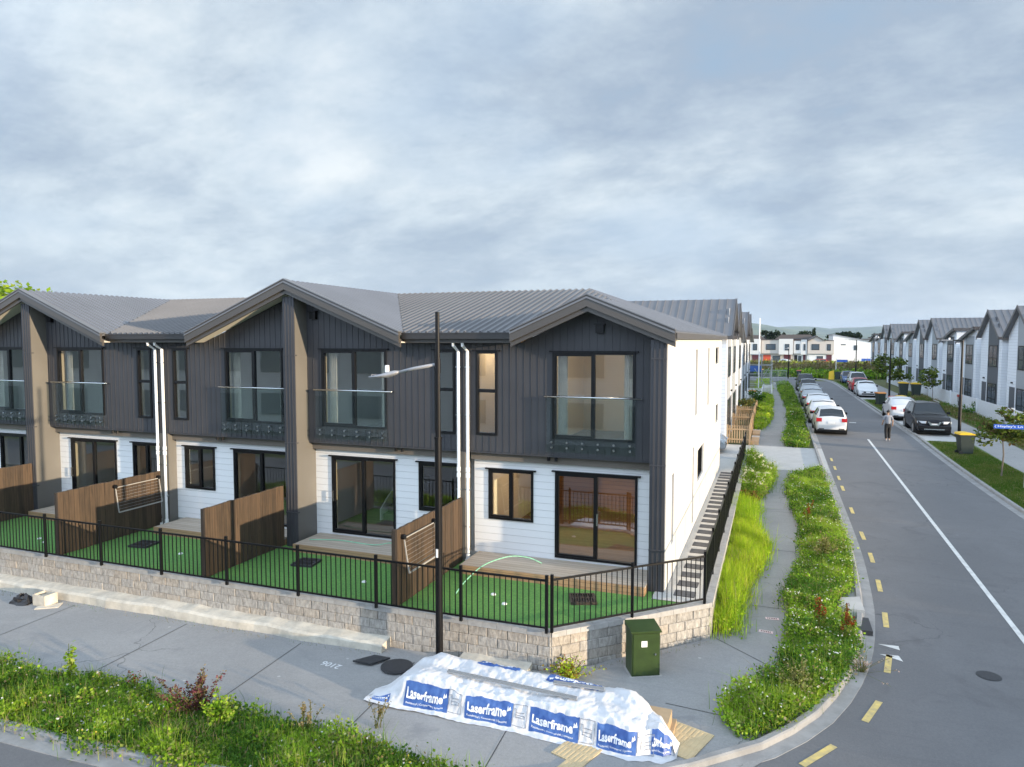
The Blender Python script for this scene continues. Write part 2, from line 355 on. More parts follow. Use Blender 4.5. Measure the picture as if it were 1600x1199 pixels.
# ------------------------------------------------------------------ terrain
def G(x, y):
    g = max(0., min(.75, (y - 15) * .026))
    if y < 14: g -= .012 * max(0., min(22., -4 - x))
    elif y < 15: g -= .012 * max(0., min(22., -4 - x)) * (15 - y)
    return g
def sheet(name, rows, dz, m, thick=0.):
    """rows of points (x,y) lists with equal length, draped on the ground"""
    mb = MB(); n = len(rows[0])
    for r in rows:
        for p in r: mb.v.append((p[0], p[1], G(*p) + dz))
    for i in range(len(rows) - 1):
        for k in range(n - 1): mb.f.append((i * n + k, i * n + k + 1, (i + 1) * n + k + 1, (i + 1) * n + k))
    return mb.build(name, m)
def interp(pts, t):
    for a, b in zip(pts, pts[1:]):
        if t <= b[0]: return a[1] + (b[1] - a[1]) * (t - a[0]) / (b[0] - a[0])
    return pts[-1][1]
def frange(a, b, st): n = max(1, int(round((b - a) / st))); return [a + (b - a) * i / n for i in range(n + 1)]
xs = frange(-80, 80, 4); ys = frange(-60, -4, 8) + [0, 5, 9, 11.5, 13, 14, 15, 20, 26, 32, 38, 43.846, 50] + frange(60, 240, 20)
mb = MB()
for y in ys:
    for x in xs: mb.v.append((x, y, G(x, y) - .03))
nx = len(xs)
for i in range(len(ys) - 1):
    for k in range(nx - 1): mb.f.append((i * nx + k, i * nx + k + 1, (i + 1) * nx + k + 1, (i + 1) * nx + k))
# far skirt to the horizon
b = len(mb.v); E = 7000
mb.v += [(-E, -E, .3), (E, -E, .3), (E, E, .3), (-E, E, .3), (-80, -60, -.29), (80, -60, -.03), (80, 240, .72), (-80, 240, .72)]
mb.f += [(b, b + 1, b + 5, b + 4), (b + 1, b + 2, b + 6, b + 5), (b + 2, b + 3, b + 7, b + 6), (b + 3, b, b + 4, b + 7)]
struct(mb.build('ground', 'field'))
# --- kerb lines (road edge)
KL = [(-45, 6.9), (-20, 6.98), (-12, 7.02), (-9, 7.08), (-6, 7.35), (-4, 7.9), (-2.3, 8.7), (-.85, 9.7), (.11, 10.62), (.97, 11.94), (1.55, 13.5), (1.9, 15.0), (2.12, 16.6), (2.24, 18.2), (2.36, 21.7), (2.34, 27.8), (2.3, 36), (2.25, 43.846), (2.2, 60), (2.2, 80), (1.9, 92), (.8, 97), (-1.5, 99.5), (-30, 101)]
KR = [(45, 6.9), (16, 7.0), (12.5, 8.2), (10, 11.5), (8.8, 15), (8.1, 21), (7.6, 28), (7.3, 36), (7.2, 43.846), (7.1, 60), (7.0, 80), (6.9, 92), (6.6, 99), (5.6, 104), (3.5, 106.3), (0, 107), (-30, 108)]
def densify(pts, st=.7):
    P = [Vector((p[0], p[1])) for p in pts]; out = []
    for i in range(len(P) - 1):
        p0 = P[max(i - 1, 0)]; p1 = P[i]; p2 = P[i + 1]; p3 = P[min(i + 2, len(P) - 1)]
        n = max(1, int((p2 - p1).length / st))
        for k in range(n):
            t = k / n
            if (p2 - p1).length > 9: out.append(p1.lerp(p2, t)); continue
            out.append(.5 * ((2 * p1) + (-p0 + p2) * t + (2 * p0 - 5 * p1 + 4 * p2 - p3) * t * t + (-p0 + 3 * p1 - 3 * p2 + p3) * t ** 3))
    out.append(P[-1]); return out
def kerb(name, pts, side, m='kerb'):
    """side=+1: verge lies to the left of travel direction"""
    P = densify(pts); mb = MB(); prof = [(-.03, -.02), (-.02, .010), (.20, .016), (.215, .09), (.24, .11), (.33, .11), (.34, -.02)]; n = len(prof)
    for i, p in enumerate(P):
        d = (P[min(i + 1, len(P) - 1)] - P[max(i - 1, 0)]).normalized(); nl = Vector((-d.y, d.x)) * side
        for o, z in prof:
            q = p + nl * o; mb.v.append((q.x, q.y, G(q.x, q.y) + z))
    for i in range(len(P) - 1):
        for k in range(n - 1): mb.f.append((i * n + k, i * n + k + 1, (i + 1) * n + k + 1, (i + 1) * n + k))
    return struct(mb.build(name, m)), P
_, PL = kerb('kerb_west', KL, 1)
_, PR = kerb('kerb_east', KR, -1)
# --- roads
struct(sheet('front_road', [[(x, 0.6), (x, 4), (x, 7.6 if -40 < x < -4 else 7.2)] for x in frange(-60, 60, 4)], .0, 'asphalt'))
def kx(P, y):
    best = min(P, key=lambda p: abs(p.y - y)); return best.x
Lx = [(7.2, -6.8), (7.6, -4.6), (8.4, -2.8), (9.4, -1.2), (10.4, -.05), (11.4, .65), (12.4, 1.2), (13.5, 1.58), (15, 1.92), (16.6, 2.14), (18.2, 2.26), (21.7, 2.38), (28, 2.36), (43.846, 2.27), (60, 2.22), (80, 2.22), (92, 1.92), (97, .82), (99.8, -2)]
Rx = [(7.2, 15.5), (8.2, 12.45), (11.5, 9.95), (15, 8.75), (21, 8.07), (28, 7.57), (36, 7.27), (43.846, 7.17), (60, 7.07), (80, 6.97), (92, 6.87), (99, 6.57), (104, 5.5), (106, 4)]
yy = [7.2, 7.6, 8.2, 9, 10, 11, 12, 13, 14, 15, 16, 18, 20, 22, 25, 28, 32, 36, 40, 43.846, 50, 60, 70, 80, 88, 92, 95, 97, 99, 99.8]
struct(sheet('side_road', [[(interp(Lx, y), y), ((interp(Lx, y) + interp(Rx, y)) / 2, y), (interp(Rx, y), y)] for y in yy], .004, 'asphalt'))
struct(sheet('cross_road', [[(x, 99.8 if x > -2 else 101), (x, 103.4), (x, 106.6)] for x in frange(-34, -6, 4) + [-2.001, -1.99, 2, 5]], .004, 'asphalt'))
# --- pavement (front + round the corner + up the side)
def wall_y(x): return 12.0 if x < -3.74 else 12.0 + (x + 3.74)
struct(sheet('front_pavement', [[(x, 8.3 if x < -4.5 else 8.3 + (x + 4.5) * .55), (x, 10), (x, 11.95)] for x in frange(-60, -8, 4) + [-6, -5, -4, -3.74]], .012, 'pavement'))
cor = [(-3.74, 8.72, 11.95), (-3, 9.0, 12.6), (-2.2, 9.35, 13.4), (-1.3, 9.9, 14.35), (-1.0, 10.1, 15.0)]
struct(sheet('corner_pavement', [[(x, a), (x, (a + b) / 2), (x, b)] for x, a, b in cor], .012, 'pavement'))
cp_ = []
for i, p in enumerate(PL):
    if p.y < 15.2 and p.x > -5.2:
        d = (PL[i + 1] - PL[i - 1]).normalized(); q = p + Vector((-d.y, d.x)) * .33; cp_.append((q.x, q.y))
mb = MB(); mb.v = [(x, y, G(x, y) + .009) for x, y in cp_ + [(-2.6, 13.2), (-3.8, 11.5), (-5.2, 11.0)]]; mb.f = [t_ for t_ in tessellate_polygon([[Vector(v) for v in mb.v]])]
struct(mb.build('corner_infill_pavement', 'pavement'))
Sx = [(10.2, -.9, -.2), (11.2, -.98, .45), (12.4, -1.0, 1.05), (13.5, -1.0, 1.4), (15, -1.0, 1.6), (16, -1.0, 1.8), (18.5, -1.0, 2.0), (22, -1.0, 2.1), (26, -1.05, 2.1), (30, -1.1, 2.1), (32.6, -1.1, 2.1)]
struct(sheet('side_pavement', [[(a, y), ((a + b) / 2, y), (b, y)] for y, a, b in Sx], .012, 'pavement'))
struct(sheet('side_pavement_north', [[(-1.0, y), (.9, y)] for y in (38.3, 43.846, 60, 80, 96)], .012, 'pavement'))
struct(sheet('driveway', [[(-14, y), (-1.6, y), (.5, y), (2.3, y)] for y in (32.4, 34, 36, 38.4)], .018, 'concrete_light'))
struct(sheet('east_pavement', [[(x0, y), (x0 + 1.9, y)] for y, x0 in ((20, 11.2), (28, 10.3), (36, 9.75), (43.846, 9.6), (50, 9.6), (70, 9.7), (90, 9.7), (104, 9.7))], .012, 'pavement'))
struct(sheet('parking_bay', [[(7.3, y), (9.4, y)] for y in (42.5, 43.846, 50, 58.0)], .012, 'concrete_light'))
struct(sheet('parking_bay_north', [[(7.2, y), (9.4, y)] for y in (70, 76, 84)], .012, 'concrete_light'))
struct(sheet('field_path', [[(x, 117 + .12 * (x + 20)), (x, 121 + .12 * (x + 20))] for x in frange(-20, 40, 10)], .02, 'concrete_light'))
# pavement joints
jm = MB()
def joint(p, q, w=.014, dz=.018):
    n = max(1, int((Vector(q) - Vector(p)).length / 1.)); d = (Vector(q) - Vector(p)).normalized(); s_ = Vector((-d.y, d.x)) * w / 2
    for i in range(n):
        a = Vector(p).lerp(Vector(q), i / n); b_ = Vector(p).lerp(Vector(q), (i + 1) / n)
        jm.add([(c.x, c.y, G(c.x, c.y) + dz) for c in (a - s_, b_ - s_, b_ + s_, a + s_)], [(0, 1, 2, 3)])
for x in (-26, -22.4, -18.8, -15.3, -11.9, -8.9, -6.3, -3.9): joint((x + .15, 8.4 if x < -4 else 8.9), (x, 11.5))
joint((-1.0, 14.55), (.35, 13.35)); joint((-1.6, 11.6), (-.35, 11.5)); joint((-.95, 10.3), (-2.3, 11.6))
for y in (16.6, 20.9, 25.2, 29.5): joint((-1, y), (2.0, y))
for y in (42, 46, 50, 54, 58, 62, 66, 70): joint((-1, y), (.8, y))
struct(jm.build('pavement_joint', 'iron'))
# road markings
def mark(name, quads, m, label=None, cat=None, dz=.010, grp=None):
    mb = MB()
    for q in quads: mb.add([(p[0], p[1], G(*p) + dz) for p in q], [(0, 1, 2, 3)])
    return struct(mb.build(name, m))
def dash(p, q, w):
    p, q = Vector(p), Vector(q); d = (q - p).normalized(); s_ = Vector((-d.y, d.x)) * w / 2
    return [p - s_, q - s_, q + s_, p + s_]
cl = [dash((4.83, a), (4.83, b), .11) for a, b in ((9, 12), (12, 15), (15, 22), (22, 30), (30, 36), (36, 42.3))]
mark('white_centre_line', cl, 'white_paint')
qs = []
ypts = [(2.55, 29.6), (2.56, 26.2), (2.58, 23.2), (2.58, 21.1), (2.5, 18.9), (2.36, 16.75), (2.12, 14.55), (1.62, 12.55), (.72, 10.9), (-.7, 9.1), (-3.2, 7.55), (-6.3, 6.85), (-9.5, 6.62), (-13, 6.6), (-16.5, 6.6)]
for i, p in enumerate(ypts):
    a = ypts[max(i - 1, 0)]; b_ = ypts[min(i + 1, len(ypts) - 1)]; d = (Vector(b_) - Vector(a)).normalized()
    L = .42 if i < 9 else .5; qs.append(dash(Vector(p) - d * L, Vector(p) + d * L, .11))
for y in (31.5, 33.6, 35.6): qs.append(dash((2.56, y - .4), (2.56, y + .4), .1))
mark('yellow_dash_line', qs, 'yellow_paint')
mark('white_edge_mark', [[(2.05, 15.42), (2.42, 15.26), (2.42, 15.44), (2.42, 15.445)], [(2.02, 14.95), (2.40, 14.74), (2.36, 14.98), (2.35, 14.99)], dash((4.6, 50.2), (5.0, 50.2), .3)], 'white_paint')
# --- lawn plateau inside the retaining wall
mb = MB(); pl = [(-45, 12.0), (-3.68, 12.0), (-1.3, 14.45), (-1.3, 15.6), (-45, 15.6)]
mb.add([(x, y, .735) for x, y in pl], [(0, 1, 2, 3, 4)]); struct(mb.build('lawn', 'turf'))
mb = MB()
def path_z(y): return .745 if y < 28 else .745 - (y - 28) * .03
for y in (14.35, 15.6, 20, 28, 31, 34): mb.v += [(-2.3 if y < 31 else -2.3, y, path_z(y) + .006), (-1.28, y, path_z(y) + .006)]
mb.f += [(2 * i, 2 * i + 1, 2 * i + 3, 2 * i + 2) for i in range(5)]
struct(mb.build('gravel_path', 'pale_gravel'))
mb = MB().box(-44, -2.2, 15.62, 30.3, -.3, .90); struct(mb.build('slab_ground', 'concrete_cap'))
# verge sheets under the weeds
struct(sheet('front_verge', [[(x, 7.46), (x, 8.6)] for x in frange(-60, -8, 4) + [-6]], .02, 'soil'))
struct(sheet('east_verge', [[(interp([(20, 8.35), (28, 7.85), (36, 7.5), (42.4, 7.4)], y), y), (interp([(20, 11.1), (28, 10.3), (36, 9.75), (42.4, 9.6)], y), y)] for y in (20, 24, 28, 32, 36, 40, 42.4)], .06, 'verge_grass'))
struct(sheet('east_verge_middle', [[(7.3, y), (9.6, y)] for y in (58.1, 64, 69.9)], .06, 'verge_grass'))
struct(sheet('east_verge_north', [[(7.15, y), (9.6, y)] for y in (84.1, 92, 100)], .06, 'verge_grass'))

# ================================================================== terrace of townhouses
YL, YU = 15.62, 15.32          # lower wall plane, upper (overhanging) cladding plane
ZC = 3.46                      # underside of the upper storey
def inside(x, z, ops): return any(a < x < b and c < z < d for a, b, c, d in ops)
def wall(mb, us, zs_lo, zs_hi, ops, fn, t, nrm=1):
    """wall in a plane: fn(u,z,depth)->xyz; skin on both faces, reveals round the openings"""
    U = sorted(set([us[0], us[1]] + [o[0] for o in ops] + [o[1] for o in ops])); Z = sorted(set([zs_lo, zs_hi] + [o[2] for o in ops] + [o[3] for o in ops]))
    def solid(i, j):
        if i < 0 or j < 0 or i >= len(U) - 1 or j >= len(Z) - 1: return False
        return not inside((U[i] + U[i + 1]) / 2, (Z[j] + Z[j + 1]) / 2, ops)
    for i in range(len(U) - 1):
        for j in range(len(Z) - 1):
            if not solid(i, j): continue
            a, b, c, d = U[i], U[i + 1], Z[j], Z[j + 1]
            mb.add([fn(a, c, 0), fn(b, c, 0), fn(b, d, 0), fn(a, d, 0)], [(0, 1, 2, 3)])
            mb.add([fn(a, c, t), fn(b, c, t), fn(b, d, t), fn(a, d, t)], [(3, 2, 1, 0)])
            if not solid(i - 1, j): mb.add([fn(a, c, 0), fn(a, d, 0), fn(a, d, t), fn(a, c, t)], [(0, 1, 2, 3)])
            if not solid(i + 1, j): mb.add([fn(b, c, 0), fn(b, c, t), fn(b, d, t), fn(b, d, 0)], [(0, 1, 2, 3)])
            if not solid(i, j - 1): mb.add([fn(a, c, 0), fn(a, c, t), fn(b, c, t), fn(b, c, 0)], [(0, 1, 2, 3)])
            if not solid(i, j + 1): mb.add([fn(a, d, 0), fn(b, d, 0), fn(b, d, t), fn(a, d, t)], [(0, 1, 2, 3)])
def front(y): return lambda u, z, d: (u, y + d, z)
def east(x): return lambda u, z, d: (x - d, u, z)
def poly_top(prof, x):
    for (x0, z0), (x1, z1) in zip(prof, prof[1:]):
        if x0 <= x <= x1: return z0 + (z1 - z0) * (x - x0) / (x1 - x0 + 1e-9)
    return prof[-1][1]
def window(parent, fn, u0, u1, z0, z1, name='window', split=None, hsplit=None, fr=.055, flash=True, glass='window_glass', handle=False, door=False, liner=True):
    """frame > pane, jamb liner, handle"""
    mb = MB()
    def bx(a, b, c, d, d0, d1):
        P = [fn(a, c, d0), fn(b, c, d0), fn(b, d, d0), fn(a, d, d0)]; Q = [fn(a, c, d1), fn(b, c, d1), fn(b, d, d1), fn(a, d, d1)]
        mb.add(P + Q, [(0, 1, 2, 3), (7, 6, 5, 4), (0, 4, 5, 1), (1, 5, 6, 2), (2, 6, 7, 3), (3, 7, 4, 0)])
    f0, f1 = -.03, .07
    bx(u0, u1, z1 - fr, z1, f0, f1); bx(u0, u1, z0, z0 + fr, f0, f1); bx(u0, u0 + fr, z0 + fr, z1 - fr, f0, f1); bx(u1 - fr, u1, z0 + fr, z1 - fr, f0, f1)
    if split:
        m_ = u0 + (u1 - u0) * split; bx(m_ - fr * .8, m_ + fr * .8, z0 + fr, z1 - fr, f0 + .012, f1 - .005)
        # sash frame of the sliding leaf
        s0, s1 = u0 + fr, m_ - fr * .8
        for q in ((s0, s0 + .03, z0 + fr, z1 - fr), (s0 + .03, s1, z0 + fr, z0 + fr + .045), (s0 + .03, s1, z1 - fr - .035, z1 - fr)): bx(*q, f0 + .018, f1 - .01)
    if hsplit:
        h_ = z0 + (z1 - z0) * hsplit; bx(u0 + fr, u1 - fr, h_ - .04, h_ + .04, f0 + .012, f1 - .005)
    if flash: bx(u0 - .07, u1 + .07, z1 + .003, z1 + .035, -.075, .0)
    o = mb.build(name, 'frame_black', parent)
    g = MB(); e = fr * .9; dd = .03
    g.add([fn(u0 + e, z0 + e, dd), fn(u1 - e, z0 + e, dd), fn(u1 - e, z1 - e, dd), fn(u0 + e, z1 - e, dd)], [(0, 1, 2, 3)])
    def sub(mbx, nm, mt):
        ob = mbx.build(nm, mt, parent); ob.parent = o; return ob
    sub(g, 'pane', glass)
    if liner:
        l = MB(); 
        for a in (u0 + fr * .2, u1 - fr * .2 - .02):
            P = [fn(a, z0 + .02, .072), fn(a + .02, z0 + .02, .072), fn(a + .02, z1 - .02, .072), fn(a, z1 - .02, .072)]; Q = [fn(a, z0 + .02, .19), fn(a + .02, z0 + .02, .19), fn(a + .02, z1 - .02, .19), fn(a, z1 - .02, .19)]
            l.add(P + Q, [(0, 1, 2, 3), (7, 6, 5, 4), (0, 4, 5, 1), (1, 5, 6, 2), (2, 6, 7, 3), (3, 7, 4, 0)])
        sub(l, 'jamb_liner', 'jamb')
    if handle is not False:
        hh = MB(); hu = u0 + (u1 - u0) * handle; zc = z0 + 1.0
        hh.bar(fn(hu, zc - .14, -.075), fn(hu, zc + .14, -.075), .03, .025, upv=fn(0, 0, 1) if False else (0, 1, 0)); hh.bar(fn(hu, zc - .12, -.075), fn(hu, zc - .12, -.02), .02, .02); hh.bar(fn(hu, zc + .12, -.075), fn(hu, zc + .12, -.02), .02, .02)
        sub(hh, 'handle', 'steel')
    return o
def balustrade(parent, x0, x1, z0=3.56, z1=4.80, y=YU - .13):
    g = MB().box(x0, x1, y - .006, y + .006, z0, z1); o = g.build('balustrade', 'balustrade_glass', parent)
    r = MB(); r.cyl((x0 - .06, y, z1 + .02), (x1 + .12, y, z1 + .02), .021, n=8); r.cyl((x0 - .06, y, z1 + .02), (x0 - .06, YU, z1 + .02), .014, n=6); r.cyl((x1 + .12, y, z1 + .02), (x1 + .12, YU, z1 + .02), .014, n=6)
    a = r.build('handrail', 'steel', parent, smooth=True); a.parent = o
    s_ = MB(); n = 6
    for i in range(n):
        x = x0 + (x1 - x0) * (.06 + .88 * i / (n - 1))
        for z in (z0 + .10, z0 + .22): s_.cyl((x, YU - .01, z), (x, y - .02, z), .026, n=8)
    a = s_.build('glass_fixing', 'steel', parent); a.parent = o
def rib_lines(poly, dirv, spacing, h=.028, w=.05):
    """standing ribs running along dirv over a convex roof polygon (3D points)"""
    P = [Vector(p) for p in poly]; n = (P[1] - P[0]).cross(P[2] - P[0]).normalized()
    if n.z < 0: n = -n
    d = Vector(dirv); d = (d - n * d.dot(n)).normalized(); sd = d.cross(n).normalized()
    vals = [p.dot(sd) for p in P]; mb = MB(); s_ = math.ceil(min(vals) / spacing) * spacing
    while s_ < max(vals):
        ts = []
        for a, b in zip(P, P[1:] + P[:1]):
            da, db = a.dot(sd) - s_, b.dot(sd) - s_
            if da * db < 0: ts.append(a.lerp(b, da / (da - db)))
        if len(ts) >= 2:
            ts.sort(key=lambda q: q.dot(d)); a, b = ts[0], ts[-1]
            if (b - a).length > .05:
                k = n * h; wb = sd * w / 2; wt = sd * w / 4
                mb.add([a - wb, a + wb, a + wt + k, a - wt + k, b - wb, b + wb, b + wt + k, b - wt + k], [(0, 1, 2, 3), (7, 6, 5, 4), (1, 5, 6, 2), (2, 6, 7, 3), (3, 7, 4, 0)])
        s_ += spacing
    return mb
def roof_poly(mb, poly, dirv, spacing=.2, t=.04, h=.042, w=.075):
    P = [Vector(p) for p in poly]; n = (P[1] - P[0]).cross(P[2] - P[0])
    if n.z < 0: P = P[::-1]
    mb.prism(P[::-1], (0, 0, -t)); r = rib_lines(poly, dirv, spacing, h, w); mb.add(r.v, r.f)
def rake(mb, xa, za, xb, zb, y0, y1, h, dz=0.):
    mb.prism([(xa, y0, za + dz), (xb, y0, zb + dz), (xb, y0, zb + dz - h), (xa, y0, za + dz - h)], (0, y1 - y0, 0))
ZE = 6.28; ZR = 7.60; YE = 14.95; YR = 20.35; YB = 31.0; KM = (ZR - ZE) / (YR - YE)
def townhouse(label, x0, x1, lower, upper, balc, topprof, gables, roofs, interior='interior', floor='floor_wood', blade=None, deck=None, slider_handle=None, back=True, warm=False, vents=(), lights=(), east_side=False):
    t = thing('townhouse', label, 'townhouse', ((x0 + x1) / 2, YL, .75), group='townhouses of the dark clad terrace')
    # lower storey
    mb = MB(); wall(mb, (x0 + .10, x1 - (.36 if east_side else .10)), .90, ZC + .02, [o[:4] for o in lower], front(YL), .16); mb.build('lower_wall', 'siding_white', t)
    # upper storey cladding with raised battens
    mb = MB(); ops = [o[:4] for o in upper]; xe = x1 - (.36 if east_side else 0.)
    wall(mb, (x0, xe), ZC, 6.0, ops, front(YU), .16)
    pr_ = [(x0, poly_top(topprof, x0))] + [p for p in topprof if x0 < p[0] < xe] + [(xe, poly_top(topprof, xe))]
    mb.add([(p[0], YU, 6.0) for p in pr_] + [(p[0], YU, p[1]) for p in pr_], [(i, i + 1, len(pr_) + i + 1, len(pr_) + i) for i in range(len(pr_) - 1)])
    mb.box(x0, xe, YU + .01, YL + .05, ZC - .05, ZC - .003)       # soffit lining of the overhang
    x = math.ceil(x0 / .172) * .172 + .05
    while x < xe - .02:
        zt = poly_top(pr_, x + .006) - .004; segs = [(ZC - .02, zt)]
        for a, b, c, d in ops:
            if a - .08 < x < b + .08:
                new = []
                for s0, s1 in segs:
                    if c - .02 > s0: new.append((s0, min(s1, c - .02)))
                    if d + .045 < s1: new.append((max(s0, d + .045), s1))
                segs = new
        for s0, s1 in segs:
            if s1 - s0 > .03: mb.box(x, x + .011, YU - .010, YU - .0005, s0, s1)
        x += .172
    mb.build('upper_cladding', 'cladding', t)
    # openings
    for o in lower:
        window(t, front(YL), *o[:4], name=o[4], split=.5, handle=o[5] if len(o) > 5 else False, glass='lower_glass')
    for o in upper:
        window(t, front(YU), *o[:4], name=o[4], split=.5 if o[4] == 'balcony_door' else None, hsplit=.53 if o[4] == 'window' else None, handle=o[5] if len(o) > 5 else False)
    balustrade(t, *balc)
    # interior rooms
    yb = 21.5; a, b = x0 + .12, x1 - .17
    mb = MB(); mb.add([(a, yb, .92), (b, yb, .92), (b, yb, 3.2), (a, yb, 3.2)], [(0, 1, 2, 3)])
    mb.add([(a, YL + .17, .92), (a, yb, .92), (a, yb, 3.2), (a, YL + .17, 3.2)], [(0, 1, 2, 3)])
    if not east_side: mb.add([(b, YL + .17, .92), (b, yb, .92), (b, yb, 3.2), (b, YL + .17, 3.2)], [(3, 2, 1, 0)])
    mb.add([(a, YL + .17, 3.2), (b, YL + .17, 3.2), (b, yb, 3.2), (a, yb, 3.2)], [(3, 2, 1, 0)])
    mb.build('downstairs_room', interior, t)
    mb = MB(); yb2 = 19.6; mb.add([(a, yb2, 3.52), (b, yb2, 3.52), (b, yb2, 6.1), (a, yb2, 6.1)], [(0, 1, 2, 3)])
    mb.add([(a, YU + .17, 3.52), (a, yb2, 3.52), (a, yb2, 6.1), (a, YU + .17, 6.1)], [(0, 1, 2, 3)])
    if not east_side: mb.add([(b, YU + .17, 3.52), (b, yb2, 3.52), (b, yb2, 6.1), (b, YU + .17, 6.1)], [(3, 2, 1, 0)])
    mb.add([(a, YU + .17, 6.1), (b, YU + .17, 6.1), (b, yb2, 6.1), (a, yb2, 6.1)], [(3, 2, 1, 0)])
    xm = x0 + (x1 - x0) * (.64 if upper[0][0] - x0 < x1 - upper[0][1] else .36)
    mb.box(xm - .05, xm + .05, YU + .17, yb2, 3.52, 6.1)
    mb.build('upstairs_room', 'interior_cream' if warm else 'interior', t)
    MB().box(a - .05, b + .05, YL + .165, 30., .86, .925).build('downstairs_floor', floor, t)
    MB().box(a - .05, b + .05, YU + .165, 30., 3.22, 3.52).build('upstairs_floor', 'carpet', t)
    c = MB()
    for o in upper:      # gathered curtains either side of the balcony door
        if o[4] != 'balcony_door': continue
        for s0, s1 in ((o[0] + .05, o[0] + .28), (o[1] - .30, o[1] - .06)):
            n = 9
            for i in range(n):
                xx = s0 + (s1 - s0) * i / n; dy = .02 * (i % 2)
                c.add([(xx, YU + .26 + dy, 3.62), (xx + (s1 - s0) / n, YU + .28 - dy, 3.62), (xx + (s1 - s0) / n, YU + .28 - dy, 5.85), (xx, YU + .26 + dy, 5.85)], [(0, 1, 2, 3)])
    c.build('curtain', 'curtain', t)
    if warm:  # warm ceiling lamps added to light these rooms, no fitting seen
        for q, zc, e in (((-3.3, 18.6), 3.19, 24), ((-5.6, 17.4), 3.19, 18), ((-3.4, 17.3), 6.09, 24), ((-6.2, 16.6), 6.09, 18)):
            dl = MB().cyl((q[0], q[1], zc), (q[0], q[1], zc - .02), .07, n=12).build('added_ceiling_lamp', 'added_lamp_glow', t)
            ld = bpy.data.lights.new('added_ceiling_lamp_light', 'POINT'); ld.energy = e; ld.color = (1., .74, .48); ld.shadow_soft_size = .08
            lo = bpy.data.objects.new('added_ceiling_lamp_light', ld); COL.objects.link(lo); lo.parent = t; lo.location = Vector((q[0], q[1], zc - .1)) - Vector(t['_b'])
    # walls behind: back and party walls keep daylight out of the rooms
    mb = MB(); mb.box(x0 + .02, x1 - .02, 30.22, 30.38, .7, 6.2)
    if not east_side: mb.box(x1 - .09, x1 - .01, YL + .2, 30.2, .7, 6.2)
    mb.box(x0 + .01, x0 + .09, YL + .2, 30.2, .7, 6.2)
    mb.build('party_wall', 'white_wall', t)
    # roof
    mb = MB()
    for poly, d in roofs: roof_poly(mb, poly, d)
    rf = mb.build('roof', 'roof', t)
    # gables: barge boards, ridge and soffits
    bm_ = MB(); sm_ = MB(); cm = MB()
    for (xa, za), (xb, zb) in gables:
        dx = .0
        rake(bm_, xa, za, xb, zb, 14.64, 14.70, .25, .035); rake(bm_, xa, za, xb, zb, 14.70, 14.76, .19, -.13)
        rake(cm, xa, za, xb, zb, 14.62, 14.78, .025, .062)
        rake(sm_, xa, za, xb, zb, 14.76, YU, .02, -.20)
    if bm_.v: bm_.build('barge_board', 'barge', t); sm_.build('gable_soffit', 'soffit', t); a_ = cm.build('barge_capping', 'roof', t)
    for v in vents:
        v_ = MB().box(v[0] - .09, v[0] + .09, YU - .10, YU, v[1] - .1, v[1] + .08); v_.box(v[0] - .12, v[0] + .12, YU - .14, YU, v[1] + .085, v[1] + .105)
        v_.build('wall_vent', 'frame_black', t)
    for v in lights:
        v_ = MB()
        for q in (-.09, .09): v_.cyl((v + q, YU + .06, ZC - .052), (v + q, YU + .06, ZC - .15), .04, n=8)
        v_.build('wall_light', 'black_metal', t)
    if blade:
        bx0, bx1, zt, sidem = blade
        b_ = MB().box(bx0, bx1, 14.83, YL + .1, .72, zt); o = b_.build('blade_wall', 'blade', t)
        f_ = MB().box(bx0 - .004, bx1 + .004, 14.80, 14.828, .72, zt + .01)
        k = bx0 + .06
        while k < bx1 - .03: f_.box(k, k + .012, 14.788, 14.7995, .72, zt); k += .1
        q = f_.build('metal_facing', 'cladding', t); q.parent = o
        for z in (1.62, 3.44, 5.7):
            q = MB().box(bx0 - .006, bx1 + .006, 14.785, 14.9, z, z + .03).build('flashing', 'cladding', t); q.parent = o
    if deck:
        d0, d1, dy = deck
        o = MB().box(d0, d1, dy + .03, YL - .02, .885, .93).build('deck', 'deck_top', t)
        o2 = MB().box(d0, d1, dy, dy + .028, .735, .935); o2.box(d0, d0 + .03, dy + .03, YL - .03, .735, .88); o2.box(d1 - .03, d1, dy + .03, YL - .03, .735, .88)
        q = o2.build('deck_fascia', 'deck_face', t); q.parent = o
    return t
def eave_gutter(t, xa, xb):
    mb = MB().box(xa, xb, YE - .13, YE, ZE - .15, ZE - .015); mb.box(xa - .01, xb + .01, YE - .14, YE - .11, ZE - .03, ZE + .0)
    mb.build('gutter', 'gutter_dark', t)
    MB().box(xa, xb, YE + .003, YE + .03, ZE - .24, ZE - .05).build('fascia', 'barge', t)
    MB().box(xa, xb, YE + .032, YU, ZE - .215, ZE - .195).build('eave_soffit', 'soffit', t)
XA, XAB, XBC, XCD, XDE = -2.1, -6.95, -11.66, -16.53, -21.35
def zmain(y): return ZE + (y - YE) * KM
GH = 3.24                      # half width of the shared gables
def vz(dx): return ZR - (ZR - ZE) * abs(dx) / GH
fd = (0, -1, 0)
